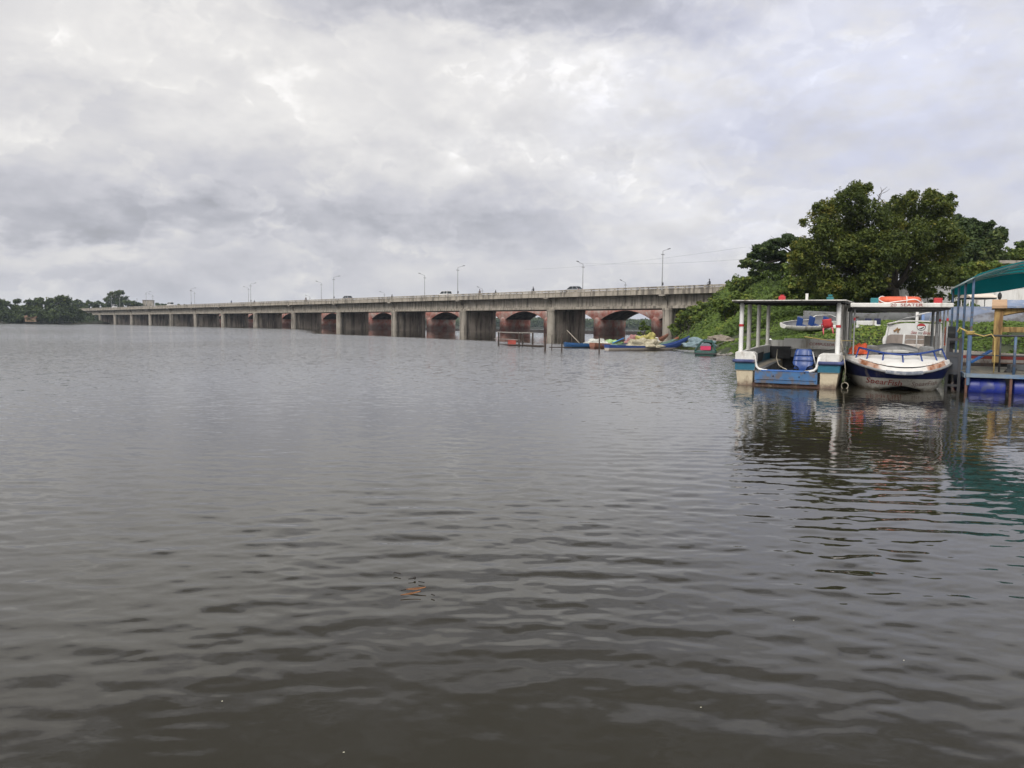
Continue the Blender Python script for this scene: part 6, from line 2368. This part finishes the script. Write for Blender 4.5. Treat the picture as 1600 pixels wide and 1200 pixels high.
# (px centre, py top, width px, Y, tint)
for px, pt, w, Y, tn in ((4, 466, 26, 415, 0.0), (26, 464, 24, 420, 0.0), (44, 465, 24, 422, 0.06), (60, 462, 26, 425, 0.10), (78, 463, 22, 428, 0.05), (92, 460, 26, 430, 0.08), (104, 459, 26, 432, 0.04), (-18, 464, 30, 415, 0), (-45, 462, 34, 412, 0),
                         (8, 482, 34, 412, -0.12), (36, 484, 34, 412, -0.15), (64, 484, 34, 414, -0.10), (92, 482, 34, 420, -0.06), (112, 474, 24, 436, -0.05), (124, 482, 22, 440, -0.08), (136, 488, 18, 470, -0.12), (50, 492, 26, 410, -0.18), (80, 493, 26, 414, -0.12), (110, 492, 22, 425, -0.14), (20, 494, 26, 410, -0.2), (126, 494, 14, 440, -0.15), (128, 478, 16, 520, 0), (119, 470, 10, 545, -0.05), (150, 480, 18, 530, 0.05)):
    FT.append((px, pt, w, Y, tn))
wd_ = ['leftmost', 'thin', 'broad']
for i, (px, pt, w, Y, tn) in enumerate(FT):
    tp = at(px, pt, Y)
    H = tp.z - 1.5
    rw = w / 2 * Y / 1200
    b = Vector((tp.x, tp.y, 1.2))
    t = thing('far_shore_tree', 'dark green tree in the far wood left of the bridge end', 'tree', b, 0, 'trees on the far left shore')
    mb = MB()
    mb.tube([(0, 0, -1), (rr.uniform(-.4, .4), 0, H * 0.4), (rr.uniform(-.8, .8), 0, H * 0.8)], [0.45, 0.32, 0.12], 7)
    mb.build('trunk', BARK, t, True)
    pf = []
    for k in range(7):
        a = rr.uniform(0, 6.28)
        q = rr.uniform(0.1, 0.62)
        zz = H * rr.uniform(0.28, 0.86)
        pf.append((rw * q * math.cos(a), rw * q * math.sin(a), zz, rw * rr.uniform(0.42, 0.62)))
    pf.append((0, 0, H - rw * 0.5, rw * 0.5))
    pf.append((0, 0, H * 0.45, rw * 0.8))
    make_crown('crown', pf, 1500, 0.62, LEAF_FAR, t, 9, 0.42, 0.6, 0.9, tn)
    t['label'] = ['dark green tree in the far wood left of the bridge end'][0]


def far_tree(label, px, pt, Y, puffs, n, tn=0.0):
    b = at(px, 500, Y); b.z = 1.5
    t = thing('far_shore_tree', label, 'tree', b, 0, 'trees behind the far bridge end')
    pf = [(x - b.x, y - b.y, z - b.z, r) for x, y, z, r in px_puffs(puffs, Y, 3, px)]
    mb = MB()
    tp = max(p[2] for p in pf)
    mb.tube([(0, 0, -1.5), (0.2, 0, tp * 0.4), (0.5, 0, tp * 0.75)], [0.6, 0.45, 0.15], 7)
    for q in pf:
        limb(mb, (0.2, 0, tp * 0.4), q[:3], 0.2, 0.06, n=4)
    mb.build('trunk', BARK, t, True)
    make_crown('crown', pf, n, 0.6, LEAF_FAR, t, 10, 0.40, 0.6, 0.9, tn)


far_tree('tallest far tree, dark with an open plume on top, behind the bridge end', 182, 453, 540, [(174, 462, 7), (182, 460, 6), (190, 468, 9), (178, 472, 10), (168, 470, 6), (196, 474, 8), (186, 478, 10), (172, 480, 9)], 4200)
far_tree('thin plumed far tree rising right of the tallest far tree', 190, 453, 556, [(188, 456, 4), (192, 459, 3.5), (186, 460, 3)], 420)
far_tree('low dark far tree sloping down to the concrete tank', 206, 474, 545, [(202, 474, 6), (210, 476, 6), (218, 477, 5), (206, 480, 7)], 1600)
for px, pf in ((121, [(116, 474, 5), (122, 472, 5), (127, 475, 5), (119, 481, 7), (128, 482, 7)]), (138, [(133, 476, 5), (139, 473, 4.5), (144, 477, 5), (137, 483, 7), (146, 484, 6)]), (154, [(149, 475, 4.5), (155, 473, 4), (160, 476, 5), (152, 481, 6), (163, 481, 6)])):
    far_tree({121: 'low green far tree just right of the waterside wood', 138: 'low green far tree midway between the waterside wood and the tallest far tree', 154: 'low green far tree just left of the tallest far tree'}[px], px, 472, 552, pf, 1500, 0.02)
for px, r_ in ((246, 4), (253, 4), (260, 2.5), (228, 5), (279, 2.2), (289, 2)):
    far_tree('small distant dark tree above the far bridge railing near px', px, 474, 640, [(px, 476 + 1.0, r_), (px + 1.5, 478, r_)], 380)
# give the repeats their own descriptions by where they stand
sm_t = [o for o in col.objects if o.get('label') == 'small distant dark tree above the far bridge railing near px']
for o, s in zip(sm_t, ('just right of the concrete tank', 'second right of the concrete tank', 'third right of the concrete tank', 'behind the concrete tank', 'left of the distant lamp pair', 'beside the distant lamp pair')):
    o['label'] = 'small distant dark tree above the far railing, ' + s

# concrete water tank
tk = at(232, 470, 560)
wt_ = thing('water_tank', 'square grey concrete water tank standing behind the far end of the bridge', 'water tank', Vector((tk.x, tk.y, 1.5)), R(20))
zt = at(232, 469.5, 560).z - 1.5
mb = MB()
mb.box(-3.6, 3.6, -3.2, 3.2, zt - 3.9, zt)
mb.box(-3.9, 3.9, -3.5, 3.5, zt, zt + 0.25)
mb.build('tank', CONC, wt_)
for x in (-3, 3):
    for y in (-2.6, 2.6):
        mb = MB()
        mb.box(x - 0.4, x + 0.4, y - 0.4, y + 0.4, -1.5, zt - 3.9)
        mb.build('leg', CONC_DARK, wt_)
ml = at(214, 466, 560)
mb = MB(); mb.tube([(0, 0, 0), (0, 0, ml.z - 1.5)], [0.14, 0.08], 6)
o = mb.build('radio_mast', DARKMET, None, True); o.location = (ml.x, ml.y, 1.5)
tag(o, 'thin dark mast left of the concrete tank', 'mast')
hs = at(49, 497, 409)
h_ = thing('shore_hut', 'small tan hut with brown roof half hidden in the far wood', 'hut', Vector((hs.x, hs.y, 1.0)), 0.2)
mb = MB(); mb.box(-2.6, 2.6, -1.5, 1.5, 0, 2.2); mb.build('wall', pmat('tan mud wall', (0.22, 0.15, 0.10), 0.9, 0.3, 1), h_)
mb = MB(); mb.prism([(-1.9, 2.1), (0, 3.3), (1.9, 2.1)], 'x', -3.0, 3.0); mb.build('roof', pmat('brown roof', (0.13, 0.075, 0.05), 0.9, 0.3, 1), h_)
# low brush at the far waterline
def mass(name, n, fn, size, mat, seed):
    r = np.random.default_rng(seed)
    pos, tn = fn(r, n)
    nr = r.normal(0, 0.6, pos.shape) + np.array([0, -0.5, 0.6])
    v, q = leaves(pos, nr, size * r.uniform(0.5, 1.4, n), 0.6)
    o = mesh_np(name, v, q, mat, None, np.repeat(tn, 4))
    return tag(o, kind='stuff')


def brush(r, n):
    pts = np.array([(-520, 366), (-380, 397), (-300, 410), (-262, 415), (-240, 428), (-248, 470), (-262, 505)], float)
    k = r.uniform(0, len(pts) - 1.001, n)
    i = k.astype(int)
    f = (k - i)[:, None]
    p = pts[i] * (1 - f) + pts[i + 1] * f
    nrm = p / np.linalg.norm(p, axis=1, keepdims=True)
    d = r.uniform(0, 30, n)[:, None]
    p = p + nrm * d
    z = r.uniform(0, 1, n) ** 1.2 * (2.2 + 1.5 * np.sin(p[:, 0] * 0.21)) + d[:, 0] * 0.07
    return np.column_stack([p, z + 0.2]), np.clip(0.15 + r.normal(0, 0.12, n), 0, 1)


mass('waterside_brush', 9000, brush, 0.6, LEAF_FAR, 3)


def woods(r, n):
    pts = np.array([(-800, 900), (-420, 905), (-300, 955), (-120, 965), (60, 935), (200, 905), (360, 885), (520, 805)], float)
    k = r.uniform(0, len(pts) - 1.001, n)
    i = k.astype(int)
    f = (k - i)[:, None]
    p = pts[i] * (1 - f) + pts[i + 1] * f
    nrm = p / np.linalg.norm(p, axis=1, keepdims=True)
    d = r.uniform(2, 60, n)[:, None]
    p = p + nrm * d
    H = 9.5 + 2.4 * wave_noise(p[:, 0], p[:, 1], 5, 0.06) + d[:, 0] * 0.05
    z = H * r.uniform(0, 1, n) ** 0.75
    return np.column_stack([p, z + 0.8]), np.clip(0.30 + 0.25 * wave_noise(p[:, 0], p[:, 1], 9, 0.1) + r.normal(0, 0.12, n), 0, 1)


mass('far_woods', 70000, woods, 1.5, LEAF_FAR, 4)
